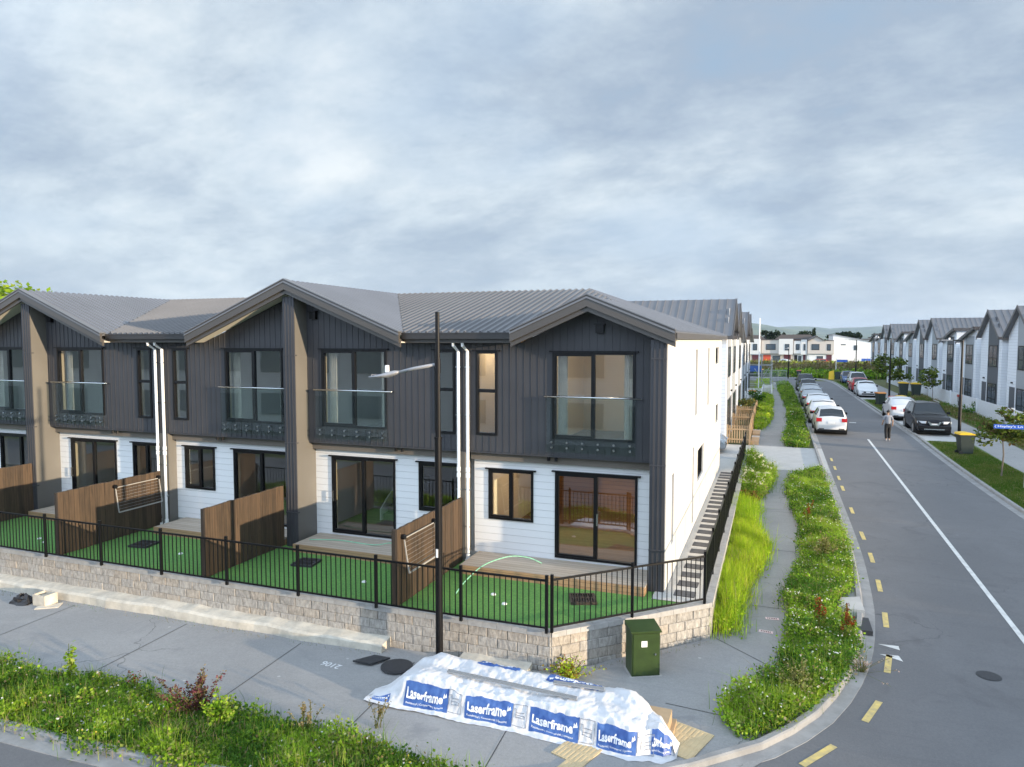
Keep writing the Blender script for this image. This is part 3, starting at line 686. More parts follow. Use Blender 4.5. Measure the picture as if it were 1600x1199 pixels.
# --- the corner house
roA = [([(XAB, YE, ZE), (-5.52, YE, ZE), (-3.80, 18.05, zmain(18.05)), (-5.18, YR, ZR), (XAB, YR, ZR)], fd),
       ([(-5.56, 14.62, ZE), (-3.80, 14.62, 7.04), (-3.80, 18.05, 7.04), (-5.52, YE, ZE + .01)], (-1, 0, 0)),
       ([(-3.80, 14.62, 7.04), (-1.93, 14.62, ZE), (-1.93, YB, ZE), (-5.18, YR, ZR), (-3.80, 18.05, 7.045)], (1, 0, 0)),
       ([(XAB, YR, ZR), (-5.18, YR, ZR), (-1.93, YB, ZE), (XAB, YB, ZE)], (0, 1, 0))]
tA = townhouse('corner townhouse at the right end of the dark terrace, with a bare white side wall', XAB, XA,
    [(-4.78, -2.84, .98, 3.02, 'sliding_door', .53), (-6.47, -5.32, 1.76, 2.98, 'window')],
    [(-4.76, -2.86, 3.84, 5.83, 'balcony_door'), (-6.67, -6.12, 3.85, 5.84, 'window')],
    (-4.86, -2.82), [(XAB, 6.05), (-5.52, 6.05), (-3.80, 6.82), (-1.9, 6.02)],
    [((-5.56, ZE), (-3.80, 7.04)), ((-3.80, 7.04), (-1.93, ZE))], roA, blade=(-2.44, -2.12, 6.1, 'white'), deck=(-6.72, -2.46, 14.42), warm=True, interior='interior_cream', vents=[(-3.65, 6.36)], lights=[-4.78], east_side=True)
eave_gutter(tA, XAB, -5.5)
def east_wall():
    ops = [(15.75, 16.1, 1.5, 3.1), (19.95, 20.3, .95, 3.09), (21.3, 23.2, 1.86, 2.82), (20.4, 20.9, 3.95, 5.84), (24.2, 24.75, 3.9, 5.84), (27.4, 28.9, 5.2, 5.83), (27.9, 29.1, 2.9, 3.6)]
    mb = MB(); wall(mb, (14.86, 30.4), .70, 6.16, ops, east(XA), .14); w = mb.build('side_wall', 'white_wall', tA); w['label'] = 'smooth white side wall lit by the low sun'
    for i, o in enumerate(ops): window(tA, east(XA - .085), *o, split=.5 if i in (2, 5, 6) else None, flash=False, liner=False)
    mb = MB().box(-2.02, -1.90, 14.75, YB, ZE - .15, ZE - .02); mb.build('side_gutter', 'barge', tA)
    mb = MB().box(-2.30, -2.025, 14.80, YB - .1, ZE - .14, ZE - .12); mb.build('side_soffit', 'soffit', tA)
    # kitchen joinery and a warm timber wall glimpsed through the sliding door
    MB().box(-6.6, -3.3, 20.6, 20.7, .93, 3.1).build('timber_wall', 'wall_wood', tA)
    MB().box(-3.28, -3.05, 19.2, 19.4, .93, 3.18).build('column', 'skirting', tA)
    MB().box(-4.6, -3.5, 20.0, 20.58, 2.1, 3.0).build('wall_cupboard', 'interior_cream', tA)
east_wall()
# --- the mid-terrace houses
def mid(xa, s, wdt, label, warm=False, stairs=False, partial=False):
    X = lambda o: xa + s * o
    def rg(a, b): p, q = X(a), X(b); return (min(p, q), max(p, q))
    x0, x1 = rg(0, wdt)
    low = [(*rg(.68, 2.60), .98, 3.03, 'sliding_door', .03 if s > 0 else .97), (*rg(3.28, 4.38), 1.80, 3.03, 'window')]
    up = [(*rg(.62, 2.55), 3.86, 5.86, 'balcony_door'), (*rg(3.90, 4.44), 3.84, 5.86, 'window')]
    e = GH + .0
    roofs = [([(X(e), YE, ZE), (X(wdt), YE, ZE), (X(wdt), YR, ZR), (X(0), YR, ZR)], fd), ([(X(0), 14.62, ZR), (X(e + .05), 14.62, ZE - .02), (X(e), YE, ZE), (X(0), YR, ZR)], (s, 0, 0)),
             ([(X(0), YR, ZR), (X(wdt), YR, ZR), (X(wdt), YB, ZE), (X(0), YB, ZE)], (0, 1, 0))]
    prof = [(X(0), 7.36), (X(e), 6.05), (X(wdt), 6.05)]
    if s < 0: prof = prof[::-1]
    g = [((X(0), ZR), (X(e + .05), ZE - .02))] if s > 0 else [((X(e + .05), ZE - .02), (X(0), ZR))]
    bl = (xa - .17, xa + .17, 7.2, 'c') if s > 0 else None
    t = townhouse(label, x0, x1, low, up, rg(.50, 2.62), prof, g, roofs, blade=bl, deck=(*rg(.28, 4.4), 14.45), vents=[(X(.42), 6.75)], lights=[X(2.85)])
    eave_gutter(t, *rg(e + .02, wdt))
    lb = MB(); a, b = rg(wdt - .02, wdt - .16); lb.box(a, b, YU + .004, YL + .05, .72, ZC - .052); lb.build('wing_wall', 'blade', t)
    if stairs:
        st = MB()
        for i in range(11): st.box(X(1.15) , X(2.0), 17.4 + i * .26, 17.66 + i * .26, .93, 1.10 + i * .18)
        st.build('staircase', 'carpet', t)
        MB().prism([(X(1.10), 17.3, .93), (X(1.10), 20.4, .93), (X(1.10), 20.4, 3.3), (X(1.10), 17.3, 1.25)], (.04, 0, 0)).build('stair_string', 'skirting', t)
        MB().box(X(2.05), X(2.25), 17.3, 17.5, .93, 3.18).build('column', 'skirting', t)
    return t
tB = mid(XBC, 1, XAB - XBC, 'second dark townhouse from the right, right half of the big gable, stairs behind its door', stairs=True)
tC = mid(XBC, -1, XBC - XCD, 'dark townhouse forming the left half of the big central gable')
tD = mid(XDE, 1, XCD - XDE, 'dark townhouse forming the right half of the leftmost gable')
tE = mid(XDE, -1, 4.8, 'leftmost dark townhouse of the terrace, cut off by the photo edge')
def pipes(t, xs_):
    for x in xs_:
        mb = MB(); mb.tube([(x - .03, YE + .05, ZE - .22), (x - .03, YE + .06, ZE - .30), (x, YU - .10, ZE - .44), (x, YU - .10, 2.95)], .039, 10)
        mb.tube([(x, YU - .10, 3.02), (x, YU - .10, .80)], .037, 10)
        for z in (3.0, 2.86, .88): mb.cyl((x, YU - .10, z - .05), (x, YU - .10, z + .05), .052, n=10)
        mb.cyl((x, YU - .10, .74), (x, YU - .10, .82), .075, n=10)
        o = mb.build('downpipe', 'white_pipe', t, smooth=False)
        c = MB()
        for z in (5.45, 4.3, 2.5, 1.6): c.box(x - .07, x + .07, YU - .11, YU - .09, z, z + .03); c.box(x - .01, x + .01, YU - .10, YU, z, z + .03)
        q = c.build('pipe_bracket', 'steel', t); q.parent = o
pipes(tB, [XAB - .14]); pipes(tA, [XAB + .10]); pipes(tD, [XCD - .12]); pipes(tC, [XCD + .14])

# ================================================================== yards
def timber_fence(x, y0, y1, z0, z1, label):
    t = thing('timber_fence', label, 'fence', (x, (y0 + y1) / 2, z0), group='timber fences between the front yards')
    rng = random.Random(int(abs(x) * 10)); mb = MB(); y = y0; i = 0
    while y < y1 - .01:
        w = min(.145, y1 - y); mb.box(x - .022 - rng.random() * .006, x + .022 + rng.random() * .006, y, y + w - .004, z0 + .01 + rng.random() * .01, z1 + rng.uniform(-.012, .008)); y += w; i += 1
    mb.build('palings', 'timber_fence', t)
    for yy_ in (y0 + .02, y0 + 1.35, y1 - .95): MB().box(x - .12, x - .03, yy_, yy_ + .09, z0, z1 - .03).build('post', 'timber_fence', t)
    for z in (z0 + .25, z1 - .3): MB().box(x - .075, x - .031, y0 + .12, y1 - .05, z, z + .09).build('rail', 'timber_fence', t)
    return t
timber_fence(-7.03, 12.12, 15.24, .735, 2.32, 'brown timber fence with a drying rack, right behind the tall lamp post')
timber_fence(-11.95, 12.12, 14.82, .735, 2.33, 'brown timber fence without a rack, ending at the middle pillar of the terrace')
timber_fence(-16.62, 12.12, 15.24, .735, 2.33, 'brown timber fence with a drying rack, beside the left pair of white pipes')
timber_fence(-21.35, 12.12, 14.82, .735, 2.33, 'brown timber fence cut off by the left edge of the photo')
def clothes_line(x, y0, y1, z0, z1, label, m='cord_white'):
    t = thing('clothes_line', label, 'clothes line', (x, (y0 + y1) / 2, z0), group='fold-down clothes lines on the timber fences')
    f = MB()
    for yy_ in (y0, y1): f.bar((x + .05, yy_, z1), (x + .16, yy_, z0), .022, .022)
    f.bar((x + .16, y0, z0), (x + .16, y1, z0), .028, .028); f.bar((x + .05, y0, z1), (x + .05, y1, z1), .02, .02)
    f.build('frame', 'cord_white', t)
    c = MB()
    for i in range(1, 8):
        k = i / 8; c.cyl((x + .05 + .11 * k, y0, z1 + (z0 - z1) * k), (x + .05 + .11 * k, y1, z1 + (z0 - z1) * k), .0028, n=4)
    c.build('cord', 'galv', t)
    b = MB()
    for yy_ in (y0, y1): b.cyl((x, yy_, z1 + .03), (x + .08, yy_, z1 + .03), .055, n=8)
    b.build('bracket', 'black_metal', t)
clothes_line(-7.0, 12.3, 13.65, 1.40, 2.10, 'white drying rack folded down on the fence behind the lamp post')
clothes_line(-16.59, 13.7, 15.12, 1.48, 2.14, 'drying rack folded down on the fence near the left downpipes')

def retaining_wall():
    t = thing('retaining_wall', 'split face block retaining wall with pale capping along the pavement', 'retaining wall', (-3.74, 12, 0))
    rng = random.Random(3); mb = MB(); cols = []; cap = MB()
    base = [Vector((-45, 12.0)), Vector((-3.74, 12.0)), Vector((-1.12, 14.55)), Vector((-1.12, 34.5))]
    capped = [.66, .66, .66, .66]
    for k in range(3):
        a, b = base[k], base[k + 1]; d = (b - a); L = d.length; d.normalize(); nrm = Vector((d.y, -d.x))   # outward
        cz = -.30 - .19 * 0
        zc = .66
        course = 0
        while zc > -.32:
            s_ = -(.2 if course % 2 else 0.)
            while s_ < L:
                e = min(s_ + .40, L); s0 = max(s_, 0)
                if e - s0 > .03:
                    m_ = a + d * (s0 + e) / 2; ground = G(m_.x, m_.y if k == 2 else 11.5)
                    if zc > ground - .05 and zc - .19 > ground - .35:
                        pr_ = .0 + rng.random() * .022; g = rng.uniform(.86, 1.08) * (rng.choice([1, 1, 1, .92]))
                        c = (1.0 * g, .97 * g, .93 * g) if rng.random() < .75 else (1.08 * g, .95 * g, .80 * g)
                        p0 = a + d * (s0 + .004); p1 = a + d * (e - .004); off = nrm * pr_ * .4; back = -nrm * .22; zb = zc - .186
                        q = .012; pc0 = p0 + d * q; pc1 = p1 - d * q; n0 = len(mb.v)
                        # chamfered split face
                        mb.add([(*(p0), zb), (*(p1), zb), (*(p1), zc), (*(p0), zc), (*(pc0 + off + nrm * .008), zb + q), (*(pc1 + off + nrm * .008), zb + q), (*(pc1 + off + nrm * .008), zc - q), (*(pc0 + off + nrm * .008), zc - q),
                                (*(p0 + back), zb), (*(p1 + back), zb), (*(p1 + back), zc), (*(p0 + back), zc)],
                               [(4, 5, 6, 7), (0, 1, 5, 4), (1, 2, 6, 5), (2, 3, 7, 6), (3, 0, 4, 7), (3, 2, 10, 11), (0, 3, 11, 8), (1, 9, 10, 2), (0, 8, 9, 1)])
                        cols += [(*c, 1)] * (len(mb.v) - n0)
                s_ += .40
            zc -= .19; course += 1
        s_ = 0.
        while s_ < L:
            e = min(s_ + .3, L); p0 = a + d * (s_ + .003); p1 = a + d * (e - .003); z1 = .745 + rng.uniform(-.004, .004)
            o = nrm * .035; bk = -nrm * .14
            if k < 2 and s_ + .3 >= L: pass
            cap.prism([(*(p0 + o), .663), (*(p1 + o), .663), (*(p1 + bk), .663), (*(p0 + bk), .663)], (0, 0, z1 - .663 + .018)); s_ += .3
    mb.build('block', 'split_block', t, cols=cols); cap.build('capping', 'concrete_cap', t)
    f = MB(); rr = random.Random(5)
    def footing(x0, x1, y0, h, drop=True):
        x = x0; prev = None
        while x < x1 + .01:
            g = G(x, 11.4); hh = h(x) + rr.uniform(-.012, .012); yy_ = y0 + rr.uniform(-.02, .02) + .02 * math.sin(x * 2.3)
            cur = [(x, yy_, g - .05), (x, yy_ + .02, g + hh * .8), (x, yy_ + .07, g + hh), (x, 12.02, g + hh + .02 + rr.uniform(0, .03))]
            if prev: n = len(f.v); f.add(prev + cur, [(0, 4, 5, 1), (1, 5, 6, 2), (2, 6, 7, 3)])
            else: f.add(cur + [(x, 12.02, g - .05)], [(0, 1, 2, 3, 4)])
            prev = cur; x += .35
        f.add(prev + [(prev[0][0], 12.02, prev[0][2])], [(0, 1, 2, 3, 4)])
    footing(-40, -6.98, 11.62, lambda x: .17 + .01 * max(0, min(6, -x - 7)))
    footing(-5.5, -3.95, 11.60, lambda x: .10)
    f.build('footing', 'footing', t)
retaining_wall()

def metal_fence(pts, zf, label, fade=None):
    c = pts[len(pts) // 2]
    t = thing('metal_fence', label, 'fence', (c[0], c[1], zf(*c)), group='black metal pool-style fence runs on the retaining wall')
    for i, p in enumerate(pts):
        z = zf(*p); MB().box(p[0] - .026, p[0] + .026, p[1] - .026, p[1] + .026, z, z + 1.08).build('post', 'black_metal', t)
    for p, q in zip(pts, pts[1:]):
        a, b = Vector((*p, zf(*p))), Vector((*q, zf(*q))); mb = MB(); u = Vector((0, 0, 1))
        mb.bar(a + u * .98, b + u * .98, .038, .034); mb.bar(a + u * .10, b + u * .10, .034, .03)
        L = (b - a).length; n = max(2, int(round(L / .117)))
        for k in range(1, n):
            r = a.lerp(b, k / n); mb.box(r.x - .008, r.x + .008, r.y - .008, r.y + .008, r.z + .105, r.z + .975)
        mb.build('railing_panel', 'black_metal', t)
zt = .762
metal_fence([(-22.4, 11.88), (-20.5, 11.88), (-18.6, 11.88), (-16.75, 11.88), (-14.88, 11.88), (-13.0, 11.88), (-11.12, 11.88), (-9.24, 11.88), (-7.36, 11.88), (-5.5, 11.88), (-3.80, 11.91)], lambda x, y: zt, 'black metal railing fence along the front of the lawns, parallel to the terrace')
metal_fence([(-3.72, 11.98), (-2.48, 13.2), (-1.24, 14.42)], lambda x, y: zt, 'short black metal railing fence cutting diagonally across the lawn corner')
metal_fence([(-1.24, 14.5 + 1.85 * i) for i in range(12)], lambda x, y: zt if y < 28 else zt - (y - 28) * .012, 'black metal railing fence running up the side path beside the white wall')

# grates, lights, hoses on the lawns
def grate(x, y, rz, m, label):
    t = thing('drain_grate', label, 'drain cover', (x, y, .735), R(rz), 'square drain grates lying on the lawns')
    f = MB(); s_ = .27
    for a in ((-s_, s_, -s_, -s_ + .04), (-s_, s_, s_ - .04, s_), (-s_, -s_ + .04, -s_ + .04, s_ - .04), (s_ - .04, s_, -s_ + .04, s_ - .04)): f.box(*a, .0, .055)
    f.box(-s_ + .04, s_ - .04, -s_ + .04, s_ - .04, 0., .018)
    f.build('frame', m, t, world=False)
    b = MB()
    for i in range(9):
        k = -s_ + .06 + i * .0525; b.box(k, k + .022, -s_ + .041, s_ - .041, .02, .058)
    b.box(-s_ + .041, s_ - .041, -.02, .02, .02, .06)
    b.build('bars', m, t, world=False)
grate(-3.62, 13.80, 20, 'iron_brown', 'brown square drain grate on the sunny corner lawn')
grate(-10.46, 13.78, 8, 'iron', 'black square drain grate on the lawn left of the rack fence, below the stair door')
grate(-15.40, 13.55, 8, 'iron', 'black square drain grate on the lawn between the two leftmost fence posts pairs')
for x, y, l in ((-5.47, 13.45, 'small white round lawn cap on the corner lawn, nearer the house'), (-5.06, 13.03, 'small white round lawn cap on the corner lawn, nearer the railing'), (-8.45, 13.15, 'small white round lawn cap on the lawn left of the lamp post'), (-13.9, 13.3, 'small white round lawn cap right of the leftmost full drain grate'), (-18.55, 13.0, 'small white round lawn cap on the far left lawn, left one'), (-18.1, 12.8, 'small white round lawn cap on the far left lawn, right one')):
    mb = MB().cyl((0, 0, 0), (0, 0, .022), .058, .050, n=14); mb.cyl((0, 0, .022), (0, 0, .03), .024, n=10); o = mb.build('lawn_cap', 'plate_white'); o.location = (x, y, .735); tag(o, l, 'cap', 'white pipe caps in the lawns')
def spline(pts, n=12):
    P = [Vector(p) for p in pts]; out = []
    for i in range(len(P) - 1):
        p0 = P[max(i - 1, 0)]; p1 = P[i]; p2 = P[i + 1]; p3 = P[min(i + 2, len(P) - 1)]
        for k in range(n):
            t = k / n; out.append(.5 * ((2 * p1) + (-p0 + p2) * t + (2 * p0 - 5 * p1 + 4 * p2 - p3) * t * t + (-p0 + 3 * p1 - 3 * p2 + p3) * t ** 3))
    out.append(P[-1]); return out
o = MB().tube(spline([(-6.2, 13.1, .76), (-6.12, 13.5, .95), (-5.95, 14.1, 1.12), (-5.6, 14.7, 1.17), (-5.25, 15.0, 1.10), (-4.95, 15.15, .95)]), .013, 6).build('garden_hose', 'hose_green', smooth=True); tag(o, 'pale green hose arching over the sunny deck of the corner house', 'hose')
o = MB().tube(spline([(-11.2, 14.9, .945), (-10.4, 15.1, .95), (-9.4, 15.05, .95), (-8.8, 14.9, 1.1), (-8.2, 14.75, 1.14), (-7.5, 14.6, .98), (-7.2, 14.3, .77)]), .012, 6).build('garden_hose', 'hose_green', smooth=True); tag(o, 'pale green hose lying on the deck below the stair door', 'hose')
for i in range(24):
    y = 14.85 + i * .635; mb = MB(); w = .215; mb.box(-w, w, -.165, .165, -.004, .016)
    o = mb.build('stepping_stone', 'paver'); o.location = (-1.68 - .004 * i, y, path_z(y) + .008); o.rotation_euler = (0, 0, R(random.uniform(-3, 3)))
    tag(o, 'dark square stepping stone in the pale path beside the white side wall', 'paving stone', 'stepping stones along the white side wall')

# ================================================================== pavement things
def text_mesh(s, size, bold=.0):
    cu = bpy.data.curves.new('lettering', 'FONT'); cu.body = s; cu.size = size; cu.offset = bold; cu.resolution_u = 3
    ob = bpy.data.objects.new('lettering', cu); COL.objects.link(ob)
    dg = bpy.context.evaluated_depsgraph_get(); dg.update(); me = ob.evaluated_get(dg).to_mesh()
    V = [tuple(v.co) for v in me.vertices]; F = [tuple(p.vertices) for p in me.polygons]
    ob.evaluated_get(dg).to_mesh_clear(); bpy.data.objects.remove(ob); bpy.data.curves.remove(cu)
    xs_ = [v[0] for v in V]; ys_ = [v[1] for v in V]
    return [((v[0] - min(xs_)), (v[1] - min(ys_))) for v in V], F, max(xs_) - min(xs_), max(ys_) - min(ys_)
def street_lamp_near():
    x, y = -5.83, 11.62; t = thing('street_lamp', 'tall black street lamp post with a grey arm in front of the terrace', 'street lamp', (x, y, 0), group='street lamps')
    mb = MB().cyl((x, y, -.1), (x, y, 4.28), .072, .066, 14); mb.cyl((x, y, 4.28), (x, y, 4.31), .078, .078, 14); mb.cyl((x, y, 4.31), (x, y, 6.62), .052, .040, 12); mb.cyl((x, y, 5.50), (x, y, 5.76), .055, .055, 12)
    mb.build('pole', 'black_metal', t, smooth=False)
    a = MB().tube([(x, y, 5.66), (x - .5, y - .03, 5.57), (x - .78, y - .05, 5.50)], [.034, .032, .03], 10).build('arm', 'lamp_grey', t, smooth=True)
    hx = x - .78; hy = y - .05
    h = MB(); st = [(0, .045, .03, 5.50), (.10, .07, .06, 5.475), (.22, .13, .075, 5.44), (.36, .15, .05, 5.42), (.52, .14, .03, 5.405), (.62, .10, .018, 5.40)]
    for d, w, hh, zc in st:
        for k in range(10):
            an = 2 * math.pi * k / 10; h.v.append((hx - d, hy + math.cos(an) * w, zc + math.sin(an) * hh * (1 if math.sin(an) > 0 else .6)))
    for i in range(len(st) - 1):
        for k in range(10): h.f.append((i * 10 + k, i * 10 + (k + 1) % 10, (i + 1) * 10 + (k + 1) % 10, (i + 1) * 10 + k))
    h.f += [tuple(range(10))[::-1], tuple(range(50, 60))]
    ho = h.build('lamp_head', 'lamp_grey', t, smooth=True)
    s_ = MB().cyl((hx - .26, hy, 5.50), (hx - .26, hy, 5.63), .045, .04, 12).build('light_sensor', 'white_plastic', t); s_.parent = ho
    q = MB()
    for i in range(5): q.box(hx - .55 + .07 * i, hx - .53 + .07 * i, hy - .10, hy + .10, 5.425, 5.455)
    q = q.build('cooling_fin', 'lamp_grey', t); q.parent = ho
    MB().box(x - .02, x + .02, y - .082, y - .070, 2.05, 2.21).build('number_plate', 'plate_white', t)
street_lamp_near()
def utility_box():
    t = thing('utility_box', 'dark green metal utility cabinet at the corner of the block wall', 'utility box', (-2.17, 12.62, 0), R(27))
    mb = MB().box(-.26, .26, -.20, .20, .0, .82); mb.build('cabinet', 'box_green', t, world=False)
    mb = MB(); mb.add([(-.285, -.225, .82), (.285, -.225, .82), (.285, .225, .82), (-.285, .225, .82), (-.285, -.225, .85), (.285, -.225, .85), (.285, .225, .90), (-.285, .225, .90)], [(0, 3, 2, 1), (4, 5, 6, 7), (0, 1, 5, 4), (1, 2, 6, 5), (2, 3, 7, 6), (3, 0, 4, 7)])
    mb.build('lid', 'box_green', t, world=False)
    d = MB().box(-.235, .235, -.214, -.201, .05, .80); d = d.build('door', 'box_green', t, world=False)
    p = MB().box(-.09, .02, -.219, -.2145, .56, .67).build('notice', 'plate_white', t, world=False); p.parent = d
    p = MB().cyl((.17, -.2145, .42), (.17, -.235, .42), .018, n=8).build('lock', 'steel', t, world=False); p.parent = d
    MB().box(-.30, .30, -.24, .24, -.03, .015).build('base', 'concrete_cap', t, world=False)
utility_box()
o = MB().cyl((0, 0, 0), (0, 0, .012), .30, n=28); o.cyl((0, 0, .0125), (0, 0, .016), .25, n=28); o = o.build('manhole_cover', 'iron'); o.location = (-6.50, 11.18, .012); tag(o, 'round dark manhole cover between the square plate and the white wrapped stack', 'manhole cover')
o = MB().prism([(-.30, -.16, 0), (.08, -.16, 0), (.30, .20, 0), (-.04, .20, 0)], (0, 0, .03)).build('access_cover', 'iron'); o.location = (-7.08, 11.22, .008); tag(o, 'slanted black access plate at the end of the cream footing', 'access cover')
o = MB().cyl((0, 0, 0), (0, 0, .006), .20, n=24); o.cyl((0, 0, .006), (0, 0, .009), .17, n=24); o = o.build('manhole_cover', 'iron'); o.location = (3.76, 14.65, .006); tag(o, 'small dark manhole cover in the asphalt of the side road', 'manhole cover')
V, F, w, h = text_mesh('2106', .22, .004)
o = MB(); o.add([(-v[0] + w, -v[1], 0) for v in V], F); o = o.build('chalk_number', 'chalk'); o.location = (-7.95, 10.98, G(-7.9, 11) + .018); o.rotation_euler = (0, 0, R(-6)); tag(o, 'faint white painted number 2106 upside down on the pavement', 'painted number')
for x, y, r, l in ((.06, 15.98, 8, 'pinkish printed paper strip on the side pavement, the one farther from the camera'), (-.06, 15.25, -4, 'white printed paper strip on the side pavement, the one nearer the camera')):
    mb = MB().box(-.14, .14, -.06, .06, 0, .006); k = MB()
    o = mb.build('paper_strip', 'sticker'); o.location = (x, y, G(x, y) + .014); o.rotation_euler = (0, 0, R(r)); tag(o, l, 'paper strip', 'paper strips on the pavement')
    for i in range(6): k.box(-.10 + .035 * i, -.08 + .035 * i, -.03, .03, .0065, .008)
    k = k.build('print', 'iron_brown'); k.parent = o
def tactile():
    # staggered yellow tactile tiles
    t = thing('tactile_paving', 'staggered yellow tactile paving tiles beside the wrapped stack', 'tactile paving', (-1.8, 10, .012))
    a = R(-19); ax = Vector((math.cos(a), math.sin(a))); ay = Vector((-math.sin(a), math.cos(a)))
    org = Vector((-1.28, 11.05)); mb = MB(); s_ = .28
    cells = []
    for i in range(-10, 2):
        for j in range(1, 13):
            c = org + ax * (s_ * (i + .5)) + ay * (s_ * (-j + .5))
            if j <= {1: 3, 0: 3, -1: 4, -2: 5}.get(i, 12) and c.x > -2.88 and c.y > 9.22 + (c.x + 2.3) * .66: cells.append((i, -j))
    for i, j in cells:
        c = org + ax * (s_ * (i + .5)) + ay * (s_ * (j + .5)); z = G(c.x, c.y) + .014
        mb.obox((c.x, c.y, z + .008), (*(ax * (s_ / 2 - .0015)), 0), (*(ay * (s_ / 2 - .0015)), 0), (0, 0, .008))
        for k in range(4):
            q = c + ax * (s_ * (-.375 + .25 * k)); mb.obox((q.x, q.y, z + .0175), (*(ax * .016), 0), (*(ay * (s_ / 2 - .03)), 0), (0, 0, .0016))
    mb.build('tile', 'tactile', t)
tactile()
# rubbish against the wall on the left
def rubbish():
    rr = random.Random(4); mb = MB(); n = 14; x0, y0 = -16.68, 11.22; g = G(x0, y0) + .01
    for j in range(6):
        for i in range(n):
            a = 2 * math.pi * i / n; ph = j / 5 * math.pi / 2; r = (.27 * math.cos(ph) + .01) * (1 + rr.uniform(-.25, .25))
            mb.v.append((x0 + math.cos(a) * r * 1.1, y0 + math.sin(a) * r * .7, g + math.sin(ph) * .2 * (1 + rr.uniform(-.25, .2))))
    for j in range(5):
        for i in range(n): mb.f.append((j * n + i, j * n + (i + 1) % n, (j + 1) * n + (i + 1) % n, (j + 1) * n + i))
    o = mb.build('rubbish_bag', 'bag_black'); tag(o, 'small crumpled black rubbish bag against the cream footing', 'rubbish bag')
    mb = MB(); x0 = -16.05; s_ = .20; g = G(x0, 11.3) + .015
    mb.box(x0 - s_, x0 + s_, 11.16, 11.18, g, g + .26); mb.box(x0 - s_, x0 + s_, 11.46, 11.48, g, g + .26); mb.box(x0 - s_, x0 - s_ + .02, 11.181, 11.459, g, g + .26); mb.box(x0 + s_ - .02, x0 + s_, 11.181, 11.459, g, g + .26); mb.box(x0 - s_ + .021, x0 + s_ - .021, 11.181, 11.459, g, g + .17)
    mb.prism([(x0 + s_ - .1, 10.98, g), (x0 + .52, 11.25, g), (x0 + .34, 11.5, g), (x0 + .02, 11.1, g)], (0, 0, .02))
    o = mb.build('open_crate', 'footing'); tag(o, 'cream coloured open box on the pavement beside the black bag', 'box')
rubbish()
t = thing('kerb_inlet', 'pale concrete stormwater inlet breaking the right weed strip at the kerb', 'drain inlet', (1.7, 17.0, .05))
MB().prism([(1.42, 16.75, .06), (1.95, 16.72, .06), (1.93, 17.55, .08), (1.52, 17.35, .08)], (0, 0, .15)).build('concrete_lid', 'concrete_light', t)
MB().box(1.72, 2.0, 15.75, 16.5, .04, .135).build('grate', 'iron', t)
# ------------------------------------------------------------------ the wrapped stack
def catmull(P, n):
    out = []
    for i in range(len(P) - 1):
        p0 = P[max(i - 1, 0)]; p1 = P[i]; p2 = P[i + 1]; p3 = P[min(i + 2, len(P) - 1)]
        for k in range(n):
            t = k / n; out.append(.5 * ((2 * p1) + (-p0 + p2) * t + (2 * p0 - 5 * p1 + 4 * p2 - p3) * t * t + (-p0 + 3 * p1 - 3 * p2 + p3) * t ** 3))
    out.append(P[-1]); return out
from mathutils import noise as mnoise
def tarp_point(x, s):
    """x along, s in [0,1] across: front hem, front face, top, back face, back hem"""
    h = interp([(-6.42, .02), (-6.2, .09), (-5.95, .26), (-5.75, .44), (-5.5, .50), (-4.9, .47), (-4, .46), (-3.2, .46), (-2.4, .45), (-2.0, .46), (-1.75, .42), (-1.68, .33), (-1.5, .38), (-1.36, .30), (-1.22, .04)], x)
    yf = interp([(-6.42, 10.02), (-6, 9.98), (-5.5, 9.97), (-4, 9.97), (-2.4, 9.92), (-1.9, 9.86), (-1.6, 9.98), (-1.4, 9.95), (-1.22, 10.15)], x)
    yb = interp([(-6.42, 10.2), (-6.1, 10.75), (-5.8, 11.12), (-5.2, 11.2), (-3, 11.16), (-2.0, 11.05), (-1.66, 10.75), (-1.4, 10.5), (-1.22, 10.25)], x)
    sw = .03 + .04 * (mnoise.noise(Vector((x * 2.1, 3.3, 0))))
    K = [(0, yf - .07 - sw, .012), (.05, yf - .02, .03), (.26, yf + .06, h * .62), (.36, yf + .13, h * .97), (.46, yf + .30, h * 1.03), (.60, (yf + yb) / 2 + .05, h * .98), (.72, yb - .22, h * 1.02), (.80, yb - .08, h * .9), (.92, yb, h * .35), (1.0, yb + .06 + sw, .012)]
    for a, b in zip(K, K[1:]):
        if s <= b[0]:
            t = (s - a[0]) / (b[0] - a[0]); break
    y = a[1] + (b[1] - a[1]) * t; z = a[2] + (b[2] - a[2]) * t
    amp = min(1, h / .3) * (.4 + .6 * min(1, s * 6, (1 - s) * 6))
    d = Vector((x, s * 1.9, 0))
    z += amp * .010 * mnoise.noise(Vector((x * 22 + s * 9, s * 26, 1))); z += amp * (.045 * mnoise.noise(d * 1.7) + .020 * mnoise.noise(Vector((x * 3.5 + 2 * s, s * 9, 2))) + .012 * mnoise.noise(Vector((x * 9, s * 12 - x * 3, 5))))
    y += amp * (.035 * mnoise.noise(Vector((x * 3.1, s * 2, 7))) + .016 * mnoise.noise(Vector((x * 11 - s * 6, s * 5, 9))))
    # pinched folds
    z += amp * .022 * (1 - abs(mnoise.noise(Vector((x * 2.2 + s * 5, s * 3, 13)))) * 4 if abs(mnoise.noise(Vector((x * 2.2 + s * 5, s * 3, 13)))) < .25 else 0)
    return Vector((x, y, max(z, .014 + .006 * math.sin(x * 17) ** 2)))
def tarp_normal(x, s):
    e = .01; a = tarp_point(x + e, s) - tarp_point(x - e, s); b = tarp_point(x, min(1, s + e)) - tarp_point(x, max(0, s - e)); n = a.cross(b); n.normalize(); return n
